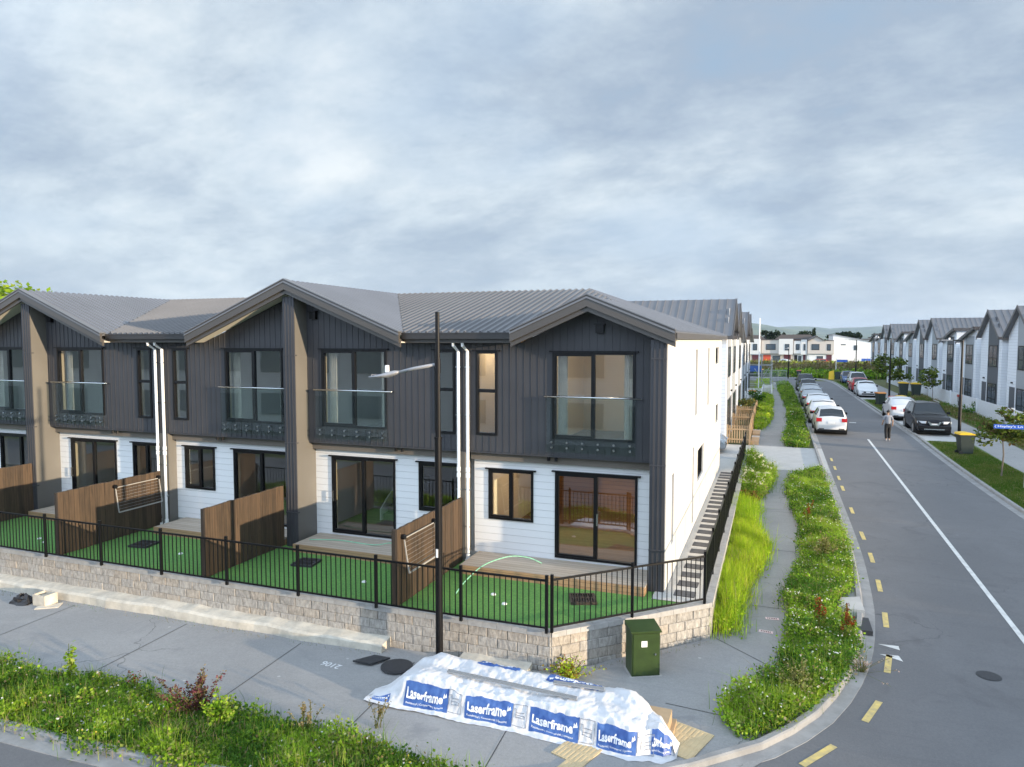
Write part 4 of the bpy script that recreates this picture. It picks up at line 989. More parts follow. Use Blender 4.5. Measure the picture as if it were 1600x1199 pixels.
def wrapped_stack():
    t = thing('wrapped_stack', 'long low stack of goods wrapped in white printed plastic sheeting on the pavement', 'wrapped stack', (-3.8, 10.5, 0))
    nxx, ns = 230, 70; V = []; 
    for i in range(nxx):
        x = -6.42 + (5.20) * i / (nxx - 1)
        for j in range(ns): V.append(tuple(tarp_point(x, j / (ns - 1))))
    F = [(i * ns + j, (i + 1) * ns + j, (i + 1) * ns + j + 1, i * ns + j + 1) for i in range(nxx - 1) for j in range(ns - 1)]
    sh = npmesh('plastic_sheet', V, F, 'tarp', parent=t, smooth=True)
    def onT(x, s, off): return tarp_point(x, s) + tarp_normal(x, s) * off
    def panel(x0, x1, s0, s1, flip=False, cut=None):
        mb = MB(); nu, nv = 40, 16
        for i in range(nu + 1):
            for j in range(nv + 1): mb.v.append(tuple(onT(x0 + (x1 - x0) * i / nu, s0 + (s1 - s0) * j / nv, .004)))
        for i in range(nu):
            for j in range(nv): mb.f.append((i * (nv + 1) + j, (i + 1) * (nv + 1) + j, (i + 1) * (nv + 1) + j + 1, i * (nv + 1) + j + 1))
        o = mb.build('blue_print', 'print_blue', t, smooth=True); o.parent = sh
        def put(V, F, w, h, u0, u1, v0, v1, m, nm):
            k = MB(); vs = []
            for a, b in V:
                u = u0 + (u1 - u0) * a / w; v = v0 + (v1 - v0) * b / h
                if flip: u, v = 1 - u, 1 - v
                vs.append(tuple(onT(x0 + (x1 - x0) * u, s0 + (s1 - s0) * v, .009)))
            k.add(vs, F); q = k.build(nm, m, t); q.parent = sh
        put(*TXT, .05, .88, .36, .80, 'print_white', 'lettering')
        put(*TXT2, .05, .90, .10, .22, 'print_white', 'small_lettering')
        put([(0, 0), (1, .3), (.7, 1), (.5, .5), (.2, .9)], [(0, 1, 3), (1, 2, 3), (0, 3, 4)], 1, 1, .88, .97, .62, .86, 'print_white', 'logo_mark')
    global TXT, TXT2
    TXT = text_mesh('Laserframe', 1., .035); TXT2 = text_mesh('Residential | Commercial | Systems', 1., .01)
    for x0, x1 in ((-5.67, -4.87), (-4.56, -3.75), (-3.46, -2.66), (-2.38, -1.78)): panel(x0, x1, .06, .315)
    panel(-1.58, -1.30, .10, .36); panel(-6.30, -5.95, .04, .22)
    panel(-4.75, -3.95, .70, .86, True); panel(-3.45, -2.55, .66, .80, True)
    def stroke(ln, pts):
        for p, q in zip(pts, pts[1:]):
            for k in range(6):
                a = onT(p[0] + (q[0] - p[0]) * k / 6, p[1] + (q[1] - p[1]) * k / 6, .006); b = onT(p[0] + (q[0] - p[0]) * (k + 1) / 6, p[1] + (q[1] - p[1]) * (k + 1) / 6, .006)
                ln.bar(a, b, .008, .004)
    for x in (-4.86, -3.74, -2.65, -1.77):
        ln = MB(); stroke(ln, [(x, .10), (x, .31), (x + .23, .31), (x + .23, .08), (x, .08)])
        stroke(ln, [(x, .27), (x + .05, .27), (x + .05, .16), (x + .19, .16), (x + .19, .20), (x + .05, .20), (x + .05, .24), (x + .19, .24)])
        q = ln.build('outline_print', 'print_grey', t); q.parent = sh
    for nm, a, b in (('l', (-5.05, .50), (-2.78, .47)), ('s', (-3.30, .64), (-2.45, .66))):
        p = tarp_point(*a) + Vector((0, 0, .035)); q = tarp_point(*b) + Vector((0, 0, .035)); mb = MB().bar(p, q, .045, .02); mb.bar(p + Vector((0, .03, 0)), q + Vector((0, .03, 0)), .012, .05)
        o = mb.build('metal_strip', 'galv'); tag(o, 'long grey metal trim strip lying on top of the wrapped stack' if nm == 'l' else 'short grey metal trim strip lying on the wrapped stack, nearer the wall', 'metal strip')
    b = MB().box(-1.78, -1.40, 10.45, 10.90, .02, .30); b.box(-1.9, -1.34, 10.55, 11.0, .02, .10); b.build('cardboard', 'board_brown', t)
wrapped_stack()

# ================================================================== vehicles
def vehicle(name, label, cat, kind, paint, loc, rz, group):
    """nose towards +Y of its own frame"""
    t = thing(name, label, cat, loc, rz, group)
    spec = {
        'hatch': dict(L=4.1, W=1.70, Ht=1.50, prof=[(-2.05, .62, .62), (-2.03, .98, .98), (-1.86, 1.02, 1.22), (-1.55, 1.02, 1.46), (-.6, 1.0, 1.50), (.2, .97, 1.47), (.85, .95, 1.12), (1.15, .93, .95), (1.75, .82, .82), (2.0, .66, .66), (2.05, .5, .5)]),
        'sedan': dict(L=4.5, W=1.76, Ht=1.45, prof=[(-2.25, .60, .60), (-2.22, .96, .96), (-1.75, 1.0, 1.0), (-1.55, 1.0, 1.06), (-.85, .99, 1.40), (-.1, .97, 1.45), (.4, .95, 1.40), (1.05, .92, .98), (1.35, .90, .90), (2.0, .76, .76), (2.2, .62, .62), (2.25, .48, .48)]),
        'liftback': dict(L=4.46, W=1.75, Ht=1.49, prof=[(-2.23, .62, .62), (-2.2, 1.05, 1.05), (-1.85, 1.03, 1.12), (-.9, 1.0, 1.40), (-.1, .97, 1.49), (.4, .95, 1.42), (1.25, .92, .98), (1.5, .88, .88), (2.0, .74, .74), (2.2, .58, .58), (2.23, .46, .46)]),
        'suv': dict(L=4.65, W=1.84, Ht=1.72, prof=[(-2.32, .70, .70), (-2.28, 1.12, 1.12), (-2.1, 1.16, 1.35), (-1.75, 1.16, 1.66), (-.7, 1.14, 1.72), (.1, 1.12, 1.68), (.75, 1.10, 1.22), (1.0, 1.08, 1.10), (1.8, 1.0, 1.0), (2.2, .86, .86), (2.32, .6, .6)]),
    }[kind]
    W = spec['W'] / 2; prof = spec['prof']; L = spec['L'] / 2; zb = .22 if kind != 'suv' else .28
    def belt(y): return interp([(p[0], p[1]) for p in prof], y)
    def top(y): return interp([(p[0], p[2]) for p in prof], y)
    def halfw(y): return W * (1 - .10 * max(0, (abs(y) - L * .72) / (L * .28)) ** 1.6 - .04 * (abs(y) / L) ** 2)
    def surf(y, s):
        """s 0..1: sill -> belt (.5) -> roof edge (.85) -> centre (1)"""
        b, tp, w = belt(y), top(y), halfw(y)
        K = [(0, w * .93, zb), (.12, w * .99, zb + .14), (.3, w, (zb + b) / 2 + .05), (.5, w * .965, b), (.85, (w * .965 - .26 * max(0, tp - b) / .5 * .85) if tp - b > .02 else w * .80, max(tp - .03 * (tp - b > .02), b - 0.0) if tp - b > .02 else b + .015), (1, 0, tp + (.03 if tp - b > .02 else .045))]
        for a, c in zip(K, K[1:]):
            if s <= c[0]:
                u = (s - a[0]) / (c[0] - a[0]); return Vector((a[1] + (c[1] - a[1]) * u, y, a[2] + (c[2] - a[2]) * u))
        return Vector((0, y, tp))
    ys_ = sorted(set([p[0] for p in prof] + frange(-L, L, .16))); ss = [0, .12, .21, .3, .4, .5, .6, .72, .85, .9, .95, 1.0]
    mb = MB()
    full = lambda y: [surf(y, s) for s in ss] + [Vector((-surf(y, s).x, y, surf(y, s).z)) for s in ss[-2::-1]]
    rings = [full(y) for y in ys_]; n = len(rings[0])
    for r in rings: mb.v += [tuple(p) for p in r]
    for i in range(len(rings) - 1):
        for k in range(n - 1): mb.f.append((i * n + k, (i + 1) * n + k, (i + 1) * n + k + 1, i * n + k + 1))
        mb.f.append((i * n + n - 1, (i + 1) * n + n - 1, (i + 1) * n, i * n))
    mb.f += [tuple(range(n)), tuple(range((len(rings) - 1) * n, len(rings) * n))[::-1]]
    body = mb.build('body', paint, t, smooth=True, world=False)
    def patch(nm, m, y0, y1, s0, s1, off=.008, side=1, nu=8, nv=5, taper=0.):
        pb = MB()
        for i in range(nu + 1):
            for j in range(nv + 1):
                v = j / nv; y = y0 + (y1 - y0) * i / nu; 
                y = y + taper * v * (1 - 2 * i / nu)
                s = s0 + (s1 - s0) * v; e = .01
                p = surf(y, s); a = surf(y + e, s) - surf(y - e, s); b = surf(y, min(1, s + e)) - surf(y, max(0, s - e)); nr = a.cross(b) * -1
                if nr.x < 0 and s < .95: nr = -nr
                if s >= .95 and nr.z < 0: nr = -nr
                nr.normalize(); p = p + nr * off; pb.v.append((p.x * side, p.y, p.z))
        for i in range(nu):
            for j in range(nv): pb.f.append((i * (nv + 1) + j, (i + 1) * (nv + 1) + j, (i + 1) * (nv + 1) + j + 1, i * (nv + 1) + j + 1))
        return pb
    cab = [p[0] for p in prof if p[2] - p[1] > .1]; y0, y1 = min(cab) + .05, max(cab)
    for sd in (-1, 1):
        m1 = (y0 + y1) / 2 - .05
        for a, b in ((y0 + .25, m1 - .03), (m1 + .03, y1 - .12)): patch('side', '', a, b, .54, .80, side=sd).build('side_window', 'car_glass', t, world=False, smooth=True)
    # windscreen / rear window: strips over the sloping ends
    ends = [p for p in prof if p[2] - p[1] > .02]; ry = [p[0] for p in prof if abs(p[2] - max(q[2] for q in prof)) < .12]
    fy0, fy1 = max(ry) + .05, max(cab) + .28
    by0, by1 = (min(cab) - .12 if kind in ('hatch', 'suv') else min(cab) - .55 * (kind == 'sedan') * .2), min(ry) - .03
    for nm, a, b in (('windscreen', fy0, fy1), ('rear_window', by0, by1)):
        g = MB(); nu = 8
        for i in range(nu + 1):
            y = a + (b - a) * i / nu; tp, bl_ = top(y), belt(y); wtop = surf(y, .85).x * .93
            if tp - bl_ <= .03: wtop = halfw(y) * .74
            for k in range(9):
                q = -1 + 2 * k / 8; ds = surf(y, .85 + .15 * (1 - abs(q))) if True else None
                g.v.append((wtop * q, y + (.012 if nm == 'windscreen' else -.012), surf(y, 1 - .15 * abs(q)).z + .012))
        for i in range(nu):
            for k in range(8): g.f.append((i * 9 + k, (i + 1) * 9 + k, (i + 1) * 9 + k + 1, i * 9 + k + 1))
        g.build(nm, 'car_glass', t, world=False, smooth=True)
    # wheels
    wr = .32 if kind != 'suv' else .365; wb = L * .60
    for yy_ in (-wb - .02, wb + .02):
        for sd in (-1, 1):
            w_ = MB().cyl((sd * (W - .19), yy_, wr), (sd * (W + .005), yy_, wr), wr, n=20); o = w_.build('wheel', 'tyre', t, world=False)
            r_ = MB().cyl((sd * (W + .004), yy_, wr), (sd * (W + .014), yy_, wr), wr * .64, wr * .6, n=12)
            r_ = r_.build('rim', 'rim', t, world=False); r_.parent = o
        a = MB().cyl((-W + .012, yy_, wr + .02), (W - .012, yy_, wr + .02), wr + .05, n=20); a.build('wheel_arch', 'tyre', t, world=False)
    # front: lights, grille, plate
    zf = top(L - .05) ; bel = belt(L * .9)
    for sd in (-1, 1):
        q = MB().obox((sd * W * .66, L - .13, bel - .13), (sd * .20, -.09, 0), (.03 * sd, .08, 0), (0, 0, .062)); q.build('headlight', 'lamp_clear', t, world=False)
        hb = .98 if kind != 'suv' else 1.12
        q = MB().box(min(sd * W * .60, sd * W * .93), max(sd * W * .60, sd * W * .93), -L - .012, -L + .22, hb - .22 if kind != 'sedan' else .70, hb - .02 if kind != 'sedan' else .88); q.build('tail_light', 'lamp_red', t, world=False)
        q = MB().obox((sd * (W + .08), y1 - .18, belt(y1) + .06), (.09, 0, 0), (0, .05, 0), (0, 0, .065)); q.build('wing_mirror', paint if paint != 'paint_white' else 'paint_black', t, world=False)
        q = MB().box(min(sd * W * .45, sd * W * .78), max(sd * W * .45, sd * W * .78), -L - .008, -L + .1, .34, .39); q.build('rear_reflector', 'iron', t, world=False)
    q = MB().box(-W * .45, W * .45, L - .10, L + .012, bel - .27, bel - .14); q.build('grille', 'black_metal', t, world=False)
    if kind == 'suv':
        q = MB()
        q.prism([(-.34, L + .02, bel - .08), (-.24, L + .02, bel - .08), (-.13, L + .02, bel - .24), (.13, L + .02, bel - .24), (.24, L + .02, bel - .08), (.34, L + .02, bel - .08), (.20, L + .02, bel - .31), (-.20, L + .02, bel - .31)], (0, .012, 0)); q.build('chrome_trim', 'steel', t, world=False)
        MB().box(-.5, .5, L - .02, L + .02, .36, .41).build('skid_strip', 'steel', t, world=False)
        MB().box(-.82, .82, L - .2, L + .005, .42, .56).build('lower_grille', 'black_metal', t, world=False)
        for sd in (-1, 1): MB().bar((sd * .62, -1.5, 1.75), (sd * .62, .1, 1.74), .04, .04).build('roof_rail', 'galv', t, world=False)
    else: MB().box(-W * .6, W * .6, L - .12, L + .006, .30, .42).build('lower_grille', 'black_metal', t, world=False)
    MB().box(-.18, .18, L + .013, L + .022, .46 if kind != 'suv' else .60, .57 if kind != 'suv' else .71).build('number_plate', 'plate_white', t, world=False)
    MB().box(-.18, .18, -L - .022, -L - .005, .66 if kind != 'suv' else .80, .78 if kind != 'suv' else .92).build('number_plate', 'plate_white', t, world=False)
    MB().box(-W * .85, W * .85, -L - .004, -L + .15, .22, .33).build('rear_bumper', 'black_metal', t, world=False)
    return t
def car(name, label, cat, kind, paint, x, y, rz, grp): return vehicle(name, label, cat, kind, paint, (x, y, G(x, y) + .008), R(rz), grp)
g1 = 'cars parked along the left kerb of the side road'; g2 = 'vehicles parked along the right side of the side road'
car('parked_car', 'white hatchback seen from behind, nearest of the cars at the left kerb', 'car', 'hatch', 'paint_white', 3.05, 45.1, 0, g1)
car('parked_car', 'white saloon directly in front of the nearest white hatchback at the left kerb', 'car', 'sedan', 'paint_white', 2.98, 50.6, 0, g1)
car('parked_car', 'pale saloon third from the near end of the row at the left kerb', 'car', 'sedan', 'paint_white', 3.0, 56.4, 0, g1)
car('parked_car', 'silver saloon with large red tail lights, fourth in the left kerb row', 'car', 'sedan', 'paint_silver', 2.9, 62.6, 0, g1)
car('parked_car', 'blue grey saloon, fifth in the row at the left kerb', 'car', 'sedan', 'paint_silver', 3.0, 69.0, 0, g1)
car('parked_car', 'dark liftback facing the camera, second from the far end of the left kerb row', 'car', 'hatch', 'paint_grey', 3.1, 75.6, 180, g1)
car('parked_car', 'dark wagon at the far end of the left kerb row', 'car', 'suv', 'paint_black', 3.1, 82.0, 180, g1)
car('parked_suv', 'black sport utility vehicle facing the camera in the right parking bay', 'suv', 'suv', 'paint_black', 8.38, 46.9, 180, g2)
car('parked_car', 'white liftback seen from behind, just beyond the black sport utility vehicle', 'car', 'liftback', 'paint_white', 8.1, 54.4, 0, g2)
car('parked_car', 'white liftback facing the camera beside the orange lidded bin', 'car', 'liftback', 'paint_white', 8.15, 74.6, 180, g2)
car('parked_car', 'dark red hatchback behind the white liftback on the right side', 'car', 'hatch', 'paint_red', 8.2, 81.0, 0, g2)
car('parked_van', 'white people carrier far along the right side of the side road', 'car', 'suv', 'paint_white', 8.8, 88.5, 180, g2)
car('parked_car', 'dark blue hatchback farthest along the right side of the side road', 'car', 'hatch', 'paint_blue', 8.6, 96.5, 180, g2)
car('parked_car', 'dark and white car nose poking out behind the white side wall', 'car', 'hatch', 'paint_silver', -4.25, 36.2, -90, 'cars beyond the terrace')
car('parked_car', 'white car parked in front of the red and white far houses', 'car', 'sedan', 'paint_white', 1.6, 157, 80, 'cars beyond the terrace')
car('parked_car', 'red car parked in front of the pale gabled far house', 'car', 'hatch', 'paint_red', 8.2, 158, 90, 'cars beyond the terrace')

# ================================================================== bins
def bin_(x, y, rz, lid, label, s=1.):
    t = thing('wheelie_bin', label, 'wheelie bin', (x, y, G(x, y) + .06), R(rz), 'wheelie bins along the side road')
    mb = MB(); a, b = .23 * s, .29 * s
    mb.add([(-a, -a, .06), (a, -a, .06), (a, a * 1.1, .06), (-a, a * 1.1, .06), (-b, -b, .92 * s), (b, -b, .92 * s), (b, b * 1.2, .92 * s), (-b, b * 1.2, .92 * s)], [(0, 3, 2, 1), (4, 5, 6, 7), (0, 1, 5, 4), (1, 2, 6, 5), (2, 3, 7, 6), (3, 0, 4, 7)])
    mb.box(-b - .015, b + .015, -b - .02, b * 1.2 + .02, .90 * s, .945 * s); mb.build('bin_body', 'bin_dark', t, world=False)
    l = MB().prism([(-b - .03, -b - .05, .95 * s), (-b - .03, b * 1.2 + .05, .95 * s), (-b - .03, b * 1.2 + .02, 1.03 * s), (-b - .03, 0, 1.06 * s), (-b - .03, -b - .03, .99 * s)], (2 * b + .06, 0, 0)); l.build('lid', lid, t, world=False)
    w_ = MB()
    for sd in (-1, 1): w_.cyl((sd * a * .8, a * 1.25, .09), (sd * (a + .03), a * 1.25, .09), .09, n=12)
    w_.build('wheel', 'tyre', t, world=False)
    MB().bar((-b * .8, b * 1.2 + .06, .9 * s), (b * .8, b * 1.2 + .06, .9 * s), .03, .03).build('handle', 'bin_dark', t, world=False)
bin_(8.6, 38.7, 100, 'lid_yellow', 'dark green bin with a yellow lid alone on the near right grass')
bin_(8.15, 64.3, 20, 'lid_orange', 'dark bin with an orange yellow lid in front of the second street lamp')
bin_(8.55, 60.0, 90, 'lid_red', 'dark bin with a dull red lid beside the white liftback seen from behind')
bin_(9.15, 60.9, 70, 'lid_yellow', 'bin with a yellow lid half hidden behind the white liftback')
bin_(11.6, 76.0, 90, 'lid_yellow', 'large bin with a yellow lid by the white fence, left one of the two', 1.25)
bin_(12.5, 75.0, 90, 'lid_yellow', 'large bin with a yellow lid by the white fence, right one of the two', 1.25)
bin_(8.0, 104.0, 60, 'bin_dark', 'all dark bin first in the row at the far bend', 1.); bin_(8.9, 103.6, 90, 'bin_dark', 'all dark bin second in the row at the far bend', 1.); bin_(9.9, 103.0, 90, 'bin_dark', 'all dark bin third in the row at the far bend', 1.)
bin_(-1.75, 63.0, 0, 'lid_orange', 'dark bin with an orange lid behind the white pickets on the left')
for i, l in enumerate(('dark bin at the far left edge of the weedy field, left one', 'dark bin at the far left edge of the weedy field, right one')): bin_(-3.2 + 1.3 * i, 107.8, 0, 'lid_orange', l, 1.1)
bin_(3.2, 108.0, 0, 'lid_red', 'lone bin with a reddish lid in the grass at the road end', 1.)
o = MB().add([(-.35, -.3, 0), (.35, -.3, 0), (.35, .3, 0), (-.35, .3, 0), (-.28, -.24, 1.1), (.30, -.2, 1.25), (.26, .2, 1.2), (-.3, .24, 1.0)], [(0, 3, 2, 1), (4, 5, 6, 7), (0, 1, 5, 4), (1, 2, 6, 5), (2, 3, 7, 6), (3, 0, 4, 7)]).build('yellow_sack', 'lid_yellow'); o.location = (7.2, 104.6, .78); tag(o, 'bright yellow sack standing at the far bend of the road', 'sack')

# ================================================================== lamps and signs on the street
def lamp(x, y, h, arm, label):
    g = G(x, y); t = thing('street_lamp', label, 'street lamp', (x, y, g), 0, 'street lamps')
    MB().cyl((0, 0, -.1), (0, 0, 2.2), .085, .08, 12).cyl((0, 0, 2.2), (0, 0, h), .062, .05, 12).build('pole', 'black_metal', t, world=False)
    MB().tube([(0, 0, h - .03), (-arm * .6, 0, h), (-arm, 0, h)], .03, 8).build('arm', 'black_metal', t, world=False)
    ho = MB().obox((-arm - .22, 0, h + .01), (.26, 0, 0), (0, .10, 0), (0, 0, .03)).build('lamp_head', 'lamp_grey', t, world=False)
    q = MB().cyl((-arm - .1, 0, h + .04), (-arm - .1, 0, h + .14), .05, n=10).build('light_sensor', 'white_plastic', t, world=False); q.parent = ho
    MB().box(-.10, .0, -.1, .1, 1.7, 1.95).build('control_box', 'black_metal', t, world=False)
lamp(9.75, 45.4, 5.35, .55, 'black street lamp nearest on the right, beside the black sport utility vehicle')
lamp(9.45, 69.2, 5.55, .9, 'black street lamp in the middle of the right side, behind the orange lidded bin')
lamp(9.3, 95.5, 5.4, .9, 'black street lamp farthest on the right side, by the parked white people carrier')
lamp(1.75, 105.4, 4.2, .0, 'black lamp post at the road end in front of the weedy field')
def street_sign():
    x, y = 9.0, 31.5; g = G(x, y); t = thing('street_sign', 'blue street name sign reading Hayley\'s Ln on a white post at the right photo edge', 'street sign', (x, y, g))
    MB().cyl((x, y, g - .1), (x, y, 3.0), .055, n=12).build('post', 'white_paint', t)
    b = MB().box(x - 1.12, x - .04, y - .075, y - .055, 2.74, 2.90).build('sign_blade', 'sign_blue', t)
    V, F, w, h = text_mesh("Hayley's Ln", .13, .0008)
    k = MB().add([(x - .99 + v[0] * .80 / w, y - .0785, 2.765 + v[1] * .115 / h) for v in V], F); k.f = [tuple(f) for f in k.f]
    q = k.build('lettering', 'print_white', t); q.parent = b
    k = MB()
    for i in (-1, 1): k.bar((x - 1.09, y - .079, 2.82), (x - 1.045, y - .079, 2.82 + i * .05), .015, .003, upv=(0, 1, 0))
    q = k.build('arrow', 'print_white', t); q.parent = b
street_sign()
def far_sign():
    x, y = 8.3, 112; t = thing('street_sign', 'small blue sign on a white post at the far end of the side road', 'street sign', (x, y, .75))
    MB().cyl((x, y, .7), (x, y, 3.5), .06, n=8).build('post', 'white_paint', t); MB().box(x + .1, x + 1.5, y - .03, y + .03, 2.95, 3.3).build('sign_blade', 'sign_blue', t)
far_sign()

# ================================================================== the walking person
def skin_chain(name, nodes, edges, m, parent, sub=2):
    me = bpy.data.meshes.new(name); me.from_pydata([n_[0] for n_ in nodes], edges, [])
    ob = bpy.data.objects.new(name, me); COL.objects.link(ob)
    md = ob.modifiers.new('skin', 'SKIN'); 
    for i, n_ in enumerate(nodes):
        sv = me.skin_vertices[0].data[i]; r = n_[1]; sv.radius = (r, r) if isinstance(r, (int, float)) else r; sv.use_root = (i == 0)
    md.use_smooth_shade = True; ob.modifiers.new('sub', 'SUBSURF').levels = sub; ob.modifiers['sub'].render_levels = sub
    dg = bpy.context.evaluated_depsgraph_get(); dg.update(); nm_ = bpy.data.meshes.new_from_object(ob.evaluated_get(dg)); nm_.name = name
    ob.modifiers.clear(); ob.data = nm_; bpy.data.meshes.remove(me); nm_.materials.clear(); nm_.materials.append(M[m])
    nm_.polygons.foreach_set('use_smooth', [True] * len(nm_.polygons)); ob.parent = parent; return ob
def person():
    x, y = 5.72, 42.0; t = thing('person', 'person in a light grey shirt and black trousers walking away along the road', 'person', (x, y, G(x, y) + .012), R(8), None); t.scale = (.94, .94, .95)
    hips = .90
    body = [((0, 0, hips), .075), ((0, 0, 1.08), .08), ((0, .01, 1.27), .09), ((0, .01, 1.40), .07), ((0, .02, 1.49), .048), ((0, .04, 1.57), .075), ((0, .045, 1.645), .082), ((0, .04, 1.70), .05),
            ((.085, 0, .86), .06), ((.10, .10, .50), .045), ((.10, .04, .10), .038), ((.10, .12, .045), .035),
            ((-.085, 0, .86), .06), ((-.10, -.02, .50), .045), ((-.11, -.16, .12), .038), ((-.11, -.08, .05), .035),
            ((.17, 0, 1.37), .055), ((.24, -.03, 1.12), .042), ((.26, .06, .90), .032), ((.255, .09, .82), .026),
            ((-.17, 0, 1.37), .055), ((-.24, .02, 1.12), .042), ((-.25, .16, .93), .032), ((-.245, .21, .86), .026)]
    ed = [(0, 1), (1, 2), (2, 3), (3, 4), (4, 5), (5, 6), (6, 7), (0, 8), (8, 9), (9, 10), (10, 11), (0, 12), (12, 13), (13, 14), (14, 15), (3, 16), (16, 17), (17, 18), (18, 19), (3, 20), (20, 21), (21, 22), (22, 23)]
    b = skin_chain('body', body, ed, 'skin', t)
    tr = [((0, 0, .90), .14), ((.09, 0, .84), .108), ((.10, .10, .50), .085), ((.10, .05, .12), .075), ((-.09, 0, .84), .108), ((-.10, -.02, .50), .085), ((-.11, -.15, .14), .075), ((0, 0, 1.04), .13)]
    skin_chain('trousers', tr, [(0, 1), (1, 2), (2, 3), (0, 4), (4, 5), (5, 6), (0, 7)], 'trousers', t)
    sh = [((0, 0, .93), .155), ((0, 0, 1.12), .15), ((0, .01, 1.30), .155), ((0, .01, 1.42), .10), ((.18, 0, 1.37), .078), ((.245, -.025, 1.17), .062), ((-.18, 0, 1.37), .078), ((-.245, .015, 1.17), .062)]
    skin_chain('shirt', sh, [(0, 1), (1, 2), (2, 3), (3, 4), (4, 5), (3, 6), (6, 7)], 'shirt', t)
    skin_chain('hair', [((0, -.005, 1.59), .085), ((0, .005, 1.68), .105), ((0, .035, 1.735), .08)], [(0, 1), (1, 2)], 'hair', t)
    for nm, p, q in (('r', (.10, -.01, .055), (.10, .17, .04)), ('l', (-.11, -.20, .085), (-.11, -.03, .04))): skin_chain('shoe', [(p, .048), (q, .042)], [(0, 1)], 'shoe', t)
    fa = MB()
    for sd in (-1, 1): fa.obox((sd * .028, .125, 1.655), (.012, 0, 0), (0, .004, 0), (0, 0, .006))
    fa.obox((0, .13, 1.595), (.025, 0, 0), (0, .003, 0), (0, 0, .005)); fa.build('eyes_and_mouth', 'hair', t, world=False)
    no = MB().prism([(-.012, .12, 1.61), (.012, .12, 1.61), (0, .12, 1.655)], (0, .028, 0)); no.build('nose', 'skin', t, world=False)
person()

# ================================================================== rows of houses along the side road
def row_window(t, sgn, X, y0, y1, z0, z1, parent=None, nm='window', bars=2):
    """window in a wall facing sgn (-1: -X, +1: +X)"""
    f = MB(); d0, d1 = (X - .03, X + .05) if sgn < 0 else (X - .05, X + .03); fr = .07
    f.box(d0, d1, y0, y1, z0, z0 + fr); f.box(d0, d1, y0, y1, z1 - fr, z1); f.box(d0, d1, y0, y0 + fr, z0 + fr, z1 - fr); f.box(d0, d1, y1 - fr, y1, z0 + fr, z1 - fr)
    for i in range(1, bars): ym = y0 + (y1 - y0) * i / bars; f.box(d0 + .005, d1 - .005, ym - .03, ym + .03, z0 + fr, z1 - fr)
    zm = z0 + (z1 - z0) * .42; f.box(d0 + .008, d1 - .008, y0 + fr, y1 - fr, zm - .03, zm + .03)
    o = f.build(nm, 'frame_black', t); g = MB().box(X - .012, X + .012, y0 + .03, y1 - .03, z0 + .03, z1 - .03).build('pane', 'far_glass', t); g.parent = o
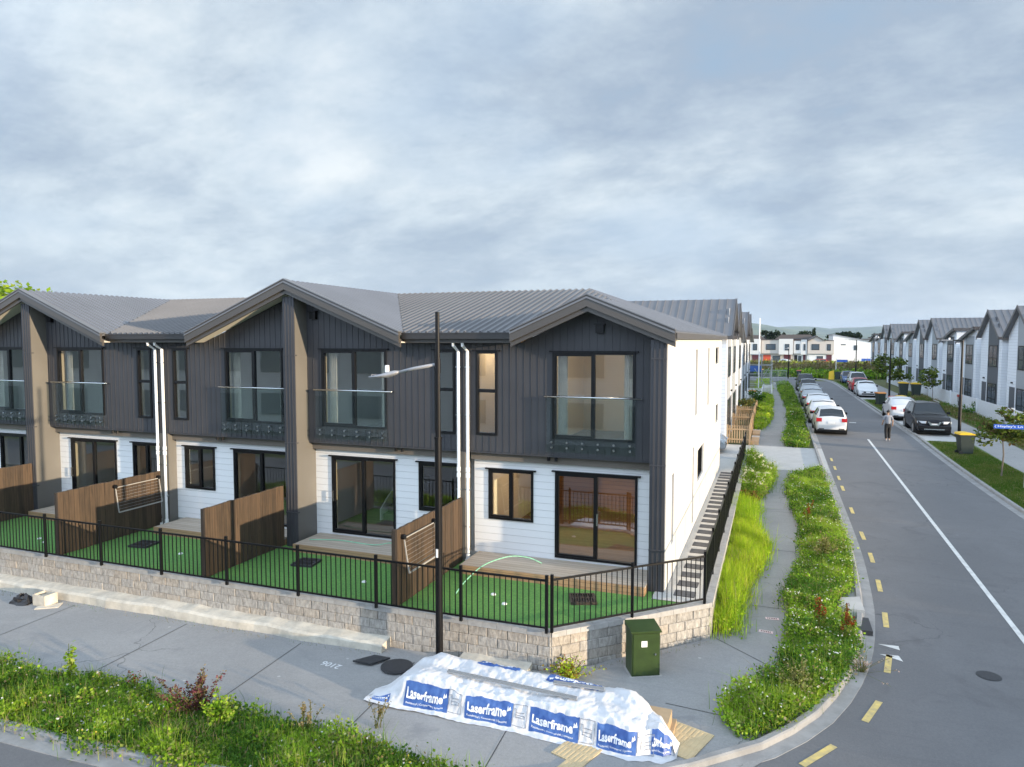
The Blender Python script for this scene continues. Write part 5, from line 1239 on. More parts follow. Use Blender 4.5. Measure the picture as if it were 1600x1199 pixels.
def row_house(sgn, X, y0, kind, panel, label, group, detail=True, zb=.75, depth=9.):
    """terrace unit 6.7 wide (y0..y0+6.7); bay faces the road; kind gable | mono"""
    W_ = 6.75; t = thing('row_house', label, 'house', (X, y0 + W_ / 2, zb), group=group); s = -sgn      # s: direction into the house
    yb0, yb1 = y0 + .2, y0 + 5.6; xf, xi, xk = X, X + s * 1.1, X + s * depth
    def bx(mb, xa, xb, *r): mb.box(min(xa, xb), max(xa, xb), *r)
    ze = 6.45 if kind == 'gable' else 6.0; zr = 8.35 if kind == 'gable' else 7.15
    mb = MB(); bx(mb, xf, xk, yb0, yb1, .5, ze)
    if kind == 'gable': mb.prism([(xf, yb0, ze + .001), (xf, yb1, ze + .001), (xf, (yb0 + yb1) / 2, zr - .12)], (s * depth, 0, 0))
    else: mb.prism([(xf, yb0, ze + .001), (xf, yb1, ze + .001), (xf, yb0, zr - .08)], (s * depth, 0, 0))
    bx(mb, xi, xk, yb1 + .002, y0 + W_ - .01, .5, ze - .2); bx(mb, xi, xk, y0 + .01, yb0 - .002, .5, ze - .2)
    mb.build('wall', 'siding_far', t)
    # coloured panel with windows
    p0, p1 = yb0 + .75, yb0 + 3.35; xo = xf - s * .03; ptop = (ze + (zr - ze) * .45) if kind == 'gable' else (zr - (zr - ze) * .62)
    q = MB(); bx(q, xo, xf - s * .002, p0, p1, .75, ptop)
    if kind == 'gable':
        bx(q, xo, xf - s * .002, p0 + .6, p1, ptop + .0005, ptop + .5)
    q.build('wall_panel', panel, t)
    xw = xo
    row_window(t, sgn, xw, p0 + .25, p1 - .25, 1.0, 2.95, bars=2); row_window(t, sgn, xw, p0 + .25, p1 - .25, 4.15, 5.75, bars=2)
    # door, canopy and light
    d = MB(); bx(d, xf - s * .03, xf + s * .01, yb1 - 1.75, yb1 - .65, .8, 2.95); d.build('door', 'siding_dark', t)
    c = MB(); bx(c, xf - s * .10, xf - s * .001, yb1 - 1.3, yb1 - 1.1, 3.2, 3.3); c.build('porch_light', 'iron', t)
    # roof
    r = MB(); e = .22; xa, xb = xf - s * .30, xk
    ym = (yb0 + yb1) / 2; dirx = (0, -1, 0)
    if kind == 'gable':
        roof_poly(r, [(xa, yb0 - e, ze - .12), (xb, yb0 - e, ze - .12), (xb, ym, zr), (xa, ym, zr)], (0, 1, 0), .42, .06, .04, .06)
        roof_poly(r, [(xa, ym, zr), (xb, ym, zr), (xb, yb1 + e, ze - .12), (xa, yb1 + e, ze - .12)], (0, 1, 0), .42, .06, .04, .06)
    else:
        roof_poly(r, [(xa, yb0 - e, zr + .02), (xb, yb0 - e, zr + .02), (xb, yb1 + e, ze - .05), (xa, yb1 + e, ze - .05)], (0, 1, 0), .42, .06, .04, .06)
    r.build('roof', 'roof', t)
    b = MB()
    if kind == 'gable':
        for (ya, za), (yc, zc) in (((yb0 - e, ze - .12), (ym, zr)), ((ym, zr), (yb1 + e, ze - .12))):
            b.prism([(xa - s * .04, ya, za + .05), (xa - s * .04, yc, zc + .05), (xa - s * .04, yc, zc - .2), (xa - s * .04, ya, za - .2)], (s * .03, 0, 0))
        bx(b, xa, xb, yb0 - e - .10, yb0 - e - .002, ze - .30, ze - .12)
    else:
        b.prism([(xa - s * .04, yb0 - e, zr + .07), (xa - s * .04, yb1 + e, ze), (xa - s * .04, yb1 + e, ze - .22), (xa - s * .04, yb0 - e, zr - .16)], (s * .03, 0, 0))
        bx(b, xa, xb, yb0 - e - .05, yb0 - e - .002, zr - .2, zr + .04)
    b.build('barge_board', 'roof_dark', t)
    lr = MB(); zl = ze - .2
    for u0, u1 in ((yb1 + .01, y0 + W_), (y0, yb0 - .01)): bx(lr, xi - s * .25, xk, u0, u1, zl, zl + .08)
    bx(lr, xi - s * .8, xi, yb1 + .05, y0 + W_ - .02, 5.55, 5.65)
    lr.build('low_roof', 'roof_dark', t)
    dp = MB(); dp.tube([(xi - s * .3, y0 + W_ - .35, 5.6), (xi - s * .12, y0 + W_ - .35, 5.2), (xi - s * .12, y0 + W_ - .35, .8)], .05, 8); dp.build('downpipe', 'white_pipe', t)
    dp = MB(); dp.tube([(xf + s * .6, yb0 - .30, ze - .25), (xf + s * .6, yb0 - .08, ze - .5), (xf + s * .6, yb0 - .07, .8)], .05, 8); dp.build('downpipe', 'white_pipe', t)
    return t
order = [('gable', 'siding_dark'), ('gable', 'siding_grey'), ('mono', 'siding_grey'), ('mono', 'siding_dark')]
lbl_pos = ['nearest', 'second', 'third', 'fourth', 'fifth', 'sixth', 'seventh', 'eighth', 'ninth', 'tenth', 'eleventh', 'twelfth']
ylist = [(51.6, 'gable', 'siding_grey'), (58.4, 'gable', 'siding_dark'), (65.15, 'mono', 'siding_grey'), (71.9, 'mono', 'siding_dark'), (78.7, 'gable', 'siding_grey'), (85.4, 'gable', 'siding_dark'), (92.2, 'mono', 'siding_grey'), (98.9, 'mono', 'siding_dark'), (105.7, 'gable', 'siding_grey'), (112.4, 'gable', 'siding_dark'), (119.2, 'mono', 'siding_grey'), (125.9, 'mono', 'siding_dark')]
for i, (y, k, p) in enumerate(ylist):
    row_house(-1, 15.0, y, k, p, '%s house in the white right row, %s roof, %s panel' % (lbl_pos[i], 'pointed' if k == 'gable' else 'single slope', 'dark grey' if p == 'siding_dark' else 'pale grey'), 'white houses in the row on the right')
llist = [(37.4, 'gable', 'siding_grey'), (42.4, 'gable', 'siding_grey'), (49.2, 'mono', 'siding_grey'), (56.2, 'gable', 'siding_grey'), (61.4, 'gable', 'siding_grey'), (68.2, 'mono', 'siding_grey')]
for i, (y, k, p) in enumerate(llist):
    row_house(1, -2.35, y, k, p, '%s white house behind the dark terrace, left of the road, %s roof' % (lbl_pos[i], 'pointed' if k == 'gable' else 'single slope'), 'white houses behind the terrace on the left', depth=11)

# picket fences
def picket_run(t, p, q, z, h, m, sp=.12, w=.07, cap=None):
    a, b = Vector((*p, 0)), Vector((*q, 0)); L = (b - a).length; d = (b - a).normalized(); n = max(1, int(L / sp)); mb = MB(); s_ = Vector((-d.y, d.x, 0))
    for i in range(n + 1):
        c = a + d * (L * i / n); zz_ = z if not callable(z) else z(c.x, c.y)
        top_ = h; mb.prism([tuple(c - d * w / 2 + s_ * .02 + Vector((0, 0, zz_ + .05))), tuple(c + d * w / 2 + s_ * .02 + Vector((0, 0, zz_ + .05))), tuple(c + d * w / 2 + s_ * .02 + Vector((0, 0, zz_ + top_ - .05))), tuple(c + s_ * .02 + Vector((0, 0, zz_ + top_))), tuple(c - d * w / 2 + s_ * .02 + Vector((0, 0, zz_ + top_ - .05)))], tuple(s_ * .02))
    mb.build('pickets', m, t)
    for k in (.25, .78):
        r = MB()
        za = z if not callable(z) else z(a.x, a.y); zb_ = z if not callable(z) else z(b.x, b.y)
        r.bar(a + Vector((0, 0, za + h * k)), b + Vector((0, 0, zb_ + h * k)), .035, .08); r.build('rail', m, t)
    k = max(1, int(L / 2.4))
    for i in range(k + 1):
        c = a + d * (L * i / k); zz_ = z if not callable(z) else z(c.x, c.y); MB().box(c.x - .05, c.x + .05, c.y - .05, c.y + .05, zz_ - .1, zz_ + h + .02).build('post', m, t)
def timber_pickets(y0, label):
    t = thing('picket_fence', label, 'picket fence', (-1.7, y0, G(-1.5, y0)), group='timber picket fences of the left front gardens'); zf = lambda x, y: G(x, y) + .02
    picket_run(t, (-2.3, y0), (-1.17, y0), zf, 1.0, 'picket_timber'); picket_run(t, (-1.17, y0 + .1), (-1.17, y0 + 4.6), zf, 1.0, 'picket_timber')
timber_pickets(38.6, 'pale timber picket fence nearest behind the concrete driveway on the left')
timber_pickets(43.6, 'pale timber picket fence of the second front garden on the left')
timber_pickets(48.6, 'pale timber picket fence of the third front garden on the left, half overgrown')
for y0, l in ((62.2, 'white picket fence in front of the orange lidded bin on the left'), (67.0, 'white picket fence farther up the left side of the path')):
    t = thing('picket_fence', l, 'picket fence', (-1.6, y0, .75), group='white picket fences on the left'); picket_run(t, (-2.3, y0), (-1.05, y0), .75, 1.05, 'white_pipe'); picket_run(t, (-1.05, y0 + .1), (-1.05, y0 + 4.5), .75, 1.05, 'white_pipe')
t = thing('picket_fence', 'short white fence panel standing beside the left path near the scaffold', 'picket fence', (-.6, 71.5, .75)); picket_run(t, (-1.0, 71.5), (-.25, 71.5), .75, 1.1, 'white_pipe', .1, .08); picket_run(t, (-.25, 69.0), (-.25, 71.4), .75, 1.1, 'white_pipe', .1, .08)
# timber garden edging steps beside the path
for i, (ya, yb_) in enumerate(((38.7, 40.3), (41.0, 42.6))):
    mb = MB().box(-1.10, -.72, ya, yb_, G(0, ya) - .05, G(0, yb_) + .16 + .05 * i); o = mb.build('garden_edging', 'picket_timber'); tag(o, 'timber retaining edging beside the left picket fences, %s one' % ('nearer' if i == 0 else 'farther'), 'garden edging', 'timber edgings by the left path')
    MB().box(-1.12, -.70, yb_ + .01, yb_ + .35, G(0, ya) - .05, G(0, yb_) + .20).build('concrete_step', 'concrete_light', o, world=False)
# long white fence on the right
def east_fence():
    t = thing('paling_fence', 'long white paling fence in front of the white row on the right', 'fence', (13.5, 60, .75))
    for k, (a, b) in enumerate(((46.0, 49.8), (50.2, 58.0), (58.2, 66.0), (66.2, 74.5), (74.7, 83.0), (83.2, 92.0), (92.2, 101.0))):
        mb = MB(); y = a
        while y < b: mb.box(13.48, 13.50, y, y + .092, .62, 1.95 - .008 * (k % 2)); y += .10
        mb.build('paling_panel', 'fence_white', t)
        for yy_ in (a - .08, b + .02): MB().box(13.42, 13.53, yy_ - .04, yy_ + .06, .6, 2.02).build('post', 'fence_white', t)
        MB().box(13.505, 13.54, a, b, 1.5, 1.6).build('rail', 'fence_white', t)
east_fence()
t = thing('letterbox', 'small red topped letterbox on the white fence on the right', 'letterbox', (13.4, 62.5, 1.5)); MB().box(13.25, 13.47, 62.3, 62.7, 1.35, 1.75).build('box', 'galv', t); MB().box(13.22, 13.475, 62.25, 62.75, 1.753, 1.92).build('roof', 'lid_red', t)
# scaffold behind the left houses
def scaffold():
    t = thing('scaffold', 'galvanised scaffold tower with tall white poles at the far end of the left houses', 'scaffold', (-1.9, 78, .75))
    for i, (x, y, h) in enumerate(((-3.0, 77, 6.9), (-1.55, 76, 7.6), (-2.75, 80.5, 6.6), (-.4, 79, 3.4), (-.3, 82, 3.2), (-1.4, 83, 3.6))):
        MB().cyl((x, y, .7), (x, y, .75 + h), .055 if i < 2 else .035, n=8).build('pole', 'white_pipe' if i < 2 else 'galv', t)
    r = MB()
    for z in (1.4, 2.5, 3.5): r.cyl((-3.0, 77, z), (-.4, 77, z), .03, n=6); r.cyl((-.4, 77, z), (-.3, 82, z), .03, n=6); r.cyl((-3.0, 80, z), (-.3, 80, z), .03, n=6)
    for a, b in (((-2.0, 76.9, .8), (-.5, 76.9, 3.4)), ((-.5, 76.9, .8), (-2.0, 76.9, 3.2)), ((-.4, 77, .8), (-.3, 81, 3.3))): r.cyl(a, b, .03, n=6)
    r.build('tube', 'galv', t)
    MB().box(-2.9, -1.2, 76.2, 77.6, 4.6, 4.66).build('platform', 'galv', t)
    MB().box(-3.3, -1.4, 83.2, 83.25, 2.6, 3.3).build('debris_sheet', 'blue_tarp', t)
scaffold()
def site_fence():
    t = thing('site_fence', 'grey temporary mesh fence beside the scaffold tower', 'fence', (-.3, 86, .75)); m = MB()
    for k in range(3):
        a = -1.4 + .9 * k; m.box(a, a + .03, 86, 86.03, .75, 2.7); m.box(a + .82, a + .85, 86, 86.03, .75, 2.7); m.box(a + .031, a + .819, 86, 86.03, 2.65, 2.7)
        for i in range(1, 12): m.box(a + .07 * i, a + .07 * i + .012, 86.005, 86.015, .8, 2.65)
    m.build('mesh_panel', 'galv', t)
site_fence()

# ================================================================== far end
def far_house(x0, x1, y, z1, label, kind, up='plate_white', low='beige_panel', acc='red_panel'):
    t = thing('far_house', label, 'house', ((x0 + x1) / 2, y, .75), group='houses across the weedy field'); m_ = (x0 + x1) / 2; w = x1 - x0
    MB().box(x0, x1, y, y + 9, .5, 3.2).build('lower_wall', low, t); 
    ub = MB().box(x0, x1, y - .5, y + 9, 3.201, z1)
    if kind == 'gable': ub.prism([(x0 + w * .05, y - .5, z1 + .001), (x0 + w * .62, y - .5, z1 + .001), (x0 + w * .33, y - .5, z1 + .9)], (0, 8, 0))
    ub.build('upper_wall', up, t)
    if kind == 'box': MB().box(x0 + w * .55, x1 - .05, y - .9, y - .502, 3.0, z1 + .25).build('bay', 'white_wall', t)
    r = MB().box(x0 - .1, x1 + .1, y - .6, y + 9, z1 + .003, z1 + .15)
    if kind == 'gable':
        r = MB().prism([(x0, y - .8, z1 + .05), (x0 + w * .33, y - .8, z1 + 1.1), (x0 + w * .66, y - .8, z1 + .05), (x0 + w * .66, y - .8, z1 - .1), (x0 + w * .33, y - .8, z1 + .95), (x0, y - .8, z1 - .1)], (0, 9, 0)); r.box(x0 + w * .66, x1, y - .6, y + 9, z1 + .003, z1 + .12)
    r.build('roof', 'far_roof', t)
    MB().box(x0 + w * .06, x0 + w * .30, y - .04, y - .002, .8, 2.9).build('garage_door', acc, t)
    MB().box(x0 + w * .72, x0 + w * .93, y - .04, y - .002, .8, 3.0).build('door', 'maroon', t)
    yy_ = y - .5
    for a, b, c, d, dd in ((.15, .45, 4.0, 5.3, 0), (.74, .88, 3.9, 5.3, -.4 if kind == 'box' else 0), (.36, .60, 1.3, 2.7, .5)):
        f = MB().box(x0 + w * a, x0 + w * b, yy_ + dd - .05, yy_ + dd - .004, c, d).build('window', 'frame_black', t); g = MB().box(x0 + w * a + .1, x0 + w * b - .1, yy_ + dd - .07, yy_ + dd - .052, c + .1, d - .1).build('pane', 'far_glass', t); g.parent = f
far_house(-9.5, -3.0, 165, 6.15, 'far flat roofed house with an orange red door, leftmost seen behind the scaffold', 'box', 'beige_panel')
far_house(-2.9, 3.6, 165, 6.15, 'far white boxy house with an orange red door, second across the field', 'box', 'beige_panel')
far_house(3.7, 6.4, 165.5, 6.0, 'narrow far white house between the boxy one and the gabled one', 'box', 'plate_white', 'plate_white', 'frame_black')
far_house(6.5, 11.7, 165, 6.0, 'far pale grey house with a small gable beside the white hall', 'gable', 'beige_panel', 'plate_white', 'plate_white')
def hall():
    t = thing('hall', 'long white hall with a sloping roof edge across the field', 'hall', (16, 172, .75))
    MB().prism([(12.0, 172, .5), (20.2, 172, .5), (20.2, 172, 5.6), (12.0, 172, 7.3)], (0, 14, 0)).build('wall', 'plate_white', t)
    MB().prism([(11.8, 171.8, 7.34), (20.4, 171.8, 5.62), (20.4, 171.8, 5.72), (11.8, 171.8, 7.5)], (0, 14.4, 0)).build('roof', 'galv', t)
    for a, b, c, d in ((13.6, 14.6, 5.0, 5.25), (16.2, 16.9, 3.9, 5.0)): MB().box(a, b, 171.95, 171.998, c, d).build('window', 'far_glass', t)
hall()
def block(x0, x1, y, z1, mt, label, rows=3, cols_=4):
    t = thing('apartment_block', label, 'apartment block', ((x0 + x1) / 2, y, .75), group='apartment blocks on the far right')
    MB().box(x0, x1, y, y + 12, .5, z1).build('wall', mt, t); MB().box(x0 - .2, x1 + .2, y - .3, y + 12, z1 + .003, z1 + .25).build('roof', 'far_roof', t)
    for r in range(rows):
        for c in range(cols_):
            a = x0 + (x1 - x0) * (c + .2) / cols_; b = x0 + (x1 - x0) * (c + .75) / cols_; z = 1.4 + (z1 - 1.4) * r / rows
            MB().box(a, b, y - .05, y - .002, z, z + 1.1).build('window', 'far_glass', t)
block(27.5, 33.5, 236, 6.9, 'beige_panel', 'pale apartment block just left of the right row, behind the orange sign', 3, 3)
block(34.5, 41, 240, 7.0, 'plate_white', 'white apartment block partly hidden by the far end of the right row', 3, 3)
block(22.0, 27.0, 232, 6.3, 'siding_grey', 'grey apartment block next to the sloping white hall', 3, 3)
t = thing('hoarding', 'orange and blue hoardings beside the white hall', 'hoarding', (20, 168, .75)); MB().box(20.6, 22.2, 168, 168.1, 1.4, 3.6).build('orange_board', 'orange_sign', t); MB().box(17.2, 19.8, 166, 166.1, 1.2, 2.2).build('blue_board', 'sign_blue', t); MB().box(20.8, 21.0, 168.1, 168.2, .7, 1.5).build('post', 'galv', t)
for x, z1, w, l in ((-6, 7.4, 7, 'dark roofed house behind the leftmost far house'), (4.5, 7.5, 9, 'dark roofed house behind the boxy far houses'), (-15, 7.6, 8, 'dark roofed house hidden behind the scaffold poles')):
    t = thing('far_house', l, 'house', (x, 185, .75), group='dark roofed houses in the distance'); MB().box(x - w / 2, x + w / 2, 185, 193, .5, z1 - 1.2).build('wall', 'brick_far', t); MB().prism([(x - w / 2 - .3, 184.7, z1 - 1.2), (x + w / 2 + .3, 184.7, z1 - 1.2), (x + w / 2 - 1.2, 184.7, z1), (x - w / 2 + 1.2, 184.7, z1)], (0, 8, 0)).build('roof', 'far_roof', t)
mb = MB().box(-30, 24, 160, 160.4, .6, 1.15); o = mb.build('low_wall', 'concrete_light'); tag(o, 'low pale wall along the far edge of the weedy field', 'wall')
# mound of dark soil
mb = MB(); n = 20
for j in range(5):
    for i in range(n):
        a = 2 * math.pi * i / n; ph = j / 4 * math.pi / 2; mb.v.append((7.2 + math.cos(a) * math.cos(ph) * 2.3, 131 + math.sin(a) * math.cos(ph) * 2.5, .7 + .75 * math.sin(ph) * (1 + .2 * math.sin(3 * a))))
for j in range(4):
    for i in range(n): mb.f.append((j * n + i, j * n + (i + 1) % n, (j + 1) * n + (i + 1) % n, (j + 1) * n + i))
o = mb.build('soil_mound', 'dirt', smooth=True); tag(o, 'mound of dark soil in the weedy field', 'mound')
# hills
def hills(name, D, a0, a1, prof, seed):
    mb = MB(); n = 160; rr = np.random.default_rng(seed)
    for i in range(n + 1):
        k = i / n; az = a0 + (a1 - a0) * k; h = interp(prof, az) + 5 * mnoise.noise(Vector((az * .8, seed, 0))) + 2 * mnoise.noise(Vector((az * 3, seed, 3)))
        sx, sy = math.sin(R(az)), math.cos(R(az))
        for d, f in ((D, -.1), (D + 250, .35), (D + 520, .7), (D + 800, 1.), (D + 1500, .3)):
            hh = h * f * (1 + .12 * mnoise.noise(Vector((az * .9, d * .004, seed)))); mb.v.append((sx * d, sy * d, 1 + hh))
    for i in range(n):
        for k in range(4): mb.f.append((i * 5 + k, i * 5 + k + 1, (i + 1) * 5 + k + 1, (i + 1) * 5 + k))
    return struct(mb.build(name, 'hill', smooth=True))
hills('near_hills', 3600, -60, 60, [(-60, 40), (-30, 50), (-6, 100), (-3.5, 112), (-1.5, 106), (0.5, 76), (3, 40), (8, 20), (60, 20)], 3)
hills('far_hills', 5600, -60, 60, [(-60, 60), (-10, 80), (-2, 120), (1.5, 128), (4, 105), (6, 118), (8, 122), (12, 96), (16, 90), (40, 80), (60, 70)], 9)

# ================================================================== rows outside the photo (one seen in window reflections, one added to shade the side road)
def plain_house(x0, x1, y, sgn, label):
    """house front facing +Y (sgn=+1)"""
    t = thing('opposite_house', label, 'house', ((x0 + x1) / 2, y, 0), group='white houses across the front street'); m_ = (x0 + x1) / 2
    MB().box(x0, x1 - .02, y - 9, y, -.3, 6.0).build('wall', 'siding_white', t)
    MB().prism([(x0, y + .4, 6.0), (x1, y + .4, 6.0), (m_, y + .4, 7.5)], (0, -9.6, 0)).build('roof', 'roof_dark', t)
    for a, b, c, d in ((.12, .42, 3.9, 5.4), (.62, .88, 3.9, 5.4), (.12, .42, .9, 2.4), (.62, .84, .2, 2.3)):
        MB().box(x0 + (x1 - x0) * a, x0 + (x1 - x0) * b, y + .002, y + .05, c, d).build('window', 'curtained_glass', t)
for i in range(13): plain_house(-80 + 7.5 * i, -72.5 + 7.5 * i, -9.5, 1, 'white weatherboard house %s of the row across the front street, behind the camera' % ['one', 'two', 'three', 'four', 'five', 'six', 'seven', 'eight', 'nine', 'ten', 'eleven', 'twelve', 'thirteen'][i])
for i in range(8):
    y = -14 + 7.4 * i; t = thing('house', 'white house %s of an unseen row far right, added to shade the road' % ['one', 'two', 'three', 'four', 'five', 'six', 'seven', 'eight'][i], 'house', (49, y + 3, .3), group='unseen houses added to shade the side road')
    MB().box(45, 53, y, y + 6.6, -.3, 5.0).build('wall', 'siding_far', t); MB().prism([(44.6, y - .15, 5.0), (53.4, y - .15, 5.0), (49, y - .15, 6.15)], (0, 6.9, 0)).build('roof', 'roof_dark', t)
    for c in (.9, 3.2): MB().box(44.95, 44.998, y + 1, y + 3, c, c + 1.2).build('window', 'far_glass', t)

# ================================================================== vegetation
def in_poly(P, xs_, ys_):
    inside_ = np.zeros(len(xs_), bool); n = len(P)
    for i in range(n):
        x1, y1 = P[i]; x2, y2 = P[(i + 1) % n]
        c = ((y1 > ys_) != (y2 > ys_)) & (xs_ < (x2 - x1) * (ys_ - y1) / (y2 - y1 + 1e-12) + x1); inside_ ^= c
    return inside_
def sample(poly, n):
    P = np.array(poly); lo = P.min(0); hi = P.max(0); out = []
    tot = 0
    while tot < n:
        q = RNG.uniform(lo, hi, (n * 2, 2)); q = q[in_poly(poly, q[:, 0], q[:, 1])]; out.append(q); tot += len(q)
        if len(q) == 0: break
    return np.concatenate(out)[:n]
def vnoise(x, y, sc, seed):
    """cheap smooth value noise in numpy"""
    X = x * sc + seed * 17.3; Y = y * sc + seed * 9.1; xi = np.floor(X); yi = np.floor(Y); fx = X - xi; fy = Y - yi; fx = fx * fx * (3 - 2 * fx); fy = fy * fy * (3 - 2 * fy)
    h = lambda a, b: np.modf(np.abs(np.sin(a * 127.1 + b * 311.7 + seed) * 43758.5453))[0]
    return (h(xi, yi) * (1 - fx) + h(xi + 1, yi) * fx) * (1 - fy) + (h(xi, yi + 1) * (1 - fx) + h(xi + 1, yi + 1) * fx) * fy
def Gv(x, y):
    g = np.clip((y - 15) * .026, 0, .75); d = .012 * np.clip(-4 - x, 0, 22)
    return np.where(y < 14, g - d, np.where(y < 15, g - d * (15 - y), g))
def leaves(P, size, elong=1.6, up=.35, var=.35):
    """diamond leaves at points P with random orientation"""
    n = len(P); s = size * RNG.uniform(1 - var, 1 + var, n)
    a = RNG.uniform(0, 2 * np.pi, n); el = RNG.normal(up, .45, n)
    d = np.stack([np.cos(a) * np.cos(el), np.sin(a) * np.cos(el), np.sin(el)], 1)
    r = RNG.normal(0, 1, (n, 3)); w = np.cross(d, r); w /= np.linalg.norm(w, axis=1, keepdims=True) + 1e-9
    # keep leaf blades mostly flat: bias width vector to horizontal
    w[:, 2] *= .5; w /= np.linalg.norm(w, axis=1, keepdims=True) + 1e-9
    d = d * s[:, None]; w = w * (s / elong / 1.6)[:, None]
    V = np.stack([P, P + d * .45 + w, P + d, P + d * .45 - w], 1).reshape(-1, 3)
    F = np.arange(4 * n).reshape(n, 4); return V, F
def blades(P, L, wd, lean=.5, var=.4):
    n = len(P); l = L * RNG.uniform(1 - var, 1 + var, n) if np.isscalar(L) else L * RNG.uniform(1 - var, 1 + var, n)
    a = RNG.uniform(0, 2 * np.pi, n); k = np.abs(RNG.normal(0, lean, n)); b = a + np.pi / 2 + RNG.normal(0, .5, n)
    hor = np.stack([np.cos(a), np.sin(a), np.zeros(n)], 1); w = np.stack([np.cos(b), np.sin(b), np.zeros(n)], 1) * wd / 2
    up = np.array([0, 0, 1.])
    m = P + (hor * (k * .35)[:, None] + up * .55) * l[:, None]; t = P + (hor * k[:, None] + up * (1 - .25 * k)[:, None].clip(.3)) * l[:, None]
    V = np.stack([P - w, P + w, m - w * .8, m + w * .8, t - w * .12, t + w * .12], 1).reshape(-1, 3)
    i = np.arange(n)[:, None] * 6; F = np.concatenate([i + np.array([[0, 1, 3, 2]]), i + np.array([[2, 3, 5, 4]])], 0); return V, F
def pick(pal, n, wts=None, jitter=.22):
    pal = np.array(pal); idx = RNG.choice(len(pal), n, p=wts); c = pal[idx] * RNG.uniform(1 - jitter, 1 + jitter, (n, 1)); return c
def patchy(pal_a, pal_b, x, y, sc, seed, n):
    k = vnoise(x, y, sc, seed) + RNG.normal(0, .12, n); a = pick(pal_a, n); b = pick(pal_b, n); return np.where((k > .5)[:, None], a, b)
class Veg:
    def __init__(s): s.V = []; s.F = []; s.C = []; s.n = 0
    def add(s, VF, c, per):
        V, F = VF; s.V.append(V); s.F.append(F + s.n); s.n += len(V); s.C.append(np.repeat(c, per, axis=0))
    def build(s, name, m='leaf', parent=None): return npmesh(name, np.concatenate(s.V), np.concatenate(s.F), m, np.concatenate(s.C), parent)
GREEN_D = [(.085, .185, .022), (.065, .15, .022), (.11, .22, .028), (.09, .20, .04)]
GREEN_L = [(.24, .40, .03), (.31, .46, .045), (.20, .35, .03), (.35, .42, .10)]
YEL = [(.36, .52, .03), (.44, .56, .035), (.28, .45, .03), (.46, .50, .08)]
OLIVE = [(.13, .15, .035), (.17, .15, .05), (.11, .13, .04)]
DRY = [(.34, .27, .13), (.26, .20, .10), (.30, .26, .16)]
RED = [(.22, .05, .025), (.28, .10, .03), (.18, .06, .03)]
def weeds(name, poly, dens_leaf, dens_blade, label, cat, hmax=.34, hmin=.06, pa=GREEN_D, pb=GREEN_L, seed=1, leaf=.055, blade=.20, flowers=0, dry=.05, edge=.16, bw=.009, fsize=.028, base=0., fcols=((.85, .85, .80),)):
    A = abs(sum(poly[i][0] * poly[(i + 1) % len(poly)][1] - poly[(i + 1) % len(poly)][0] * poly[i][1] for i in range(len(poly)))) / 2
    v = Veg()
    def hgt(x, y):
        h = hmin + (hmax - hmin) * np.clip(.40 * vnoise(x, y, .8, seed) + .60 * vnoise(x, y, 2.6, seed + 5), 0, 1) ** 1.4 * 1.15; return h
    def spread(q):        # ragged outline
        n_ = len(q); return q + RNG.normal(0, 1, (n_, 2)) * (edge * (.35 + 1.3 * vnoise(q[:, 0], q[:, 1], 1.1, seed + 9)) * .6)[:, None]
    n = int(A * dens_leaf); q = spread(sample(poly, n)); x, y = q[:, 0], q[:, 1]
    z = Gv(x, y) + base + hgt(x, y) * RNG.beta(1.6, 1.1, n); P = np.stack([x, y, z], 1)
    c = patchy(pa, pb, x, y, 2.1, seed + 2, n) * (.70 + .6 * vnoise(x, y, 3.3, seed + 31))[:, None]; dr = RNG.random(n) < dry; c[dr] = pick(DRY, dr.sum()); v.add(leaves(P, leaf), c, 4)
    n = int(A * dens_blade); q = spread(sample(poly, n)); x, y = q[:, 0], q[:, 1]; P = np.stack([x, y, Gv(x, y) + base], 1)
    c = patchy(pa, pb, x, y, .9, seed + 3, n); dr = RNG.random(n) < dry * (1 + 3 * (vnoise(x, y, .7, seed + 11) > .7)); c[dr] = pick(DRY, dr.sum())
    v.add(blades(P, blade * .55 + hgt(x, y) * .9, bw, .45), c, 6)
    if flowers:
        n = int(A * flowers); q = sample(poly, n * 2); k = vnoise(q[:, 0], q[:, 1], .9, seed + 7) > .42; q = q[k]; n = len(q); x, y = q[:, 0], q[:, 1]
        P = np.stack([x, y, Gv(x, y) + base + hgt(x, y) + RNG.uniform(0, .05, n)], 1)
        for a in (0, 1):
            V, F = leaves(P, fsize, 1.0, .1, .3); v.add((V, F), pick(fcols, n, jitter=.08), 4)
    o = v.build(name); tag(o, label, cat); o['kind'] = 'stuff'; return o
front_poly = [(-32, 7.35), (-32, 8.7), (-16, 8.75), (-13.6, 8.75), (-12.6, 8.6), (-11.6, 8.85), (-10.4, 8.9), (-9.3, 8.75), (-8.4, 8.95), (-7.3, 8.8), (-6.2, 8.85), (-5.2, 8.65), (-4.2, 8.55), (-3.4, 8.35), (-4.3, 7.95), (-6.0, 7.5), (-7.6, 7.28), (-8.8, 7.42), (-9.6, 7.28), (-10.4, 7.36), (-12, 7.28)]
weeds('verge_weeds', front_poly, 3600, 900, 'dense mixed green weeds and clover filling the front verge at the bottom left', 'weeds', hmax=.40, seed=2, flowers=11, dry=.07, fcols=((.80, .80, .78), (.75, .70, .65), (.78, .60, .10)))
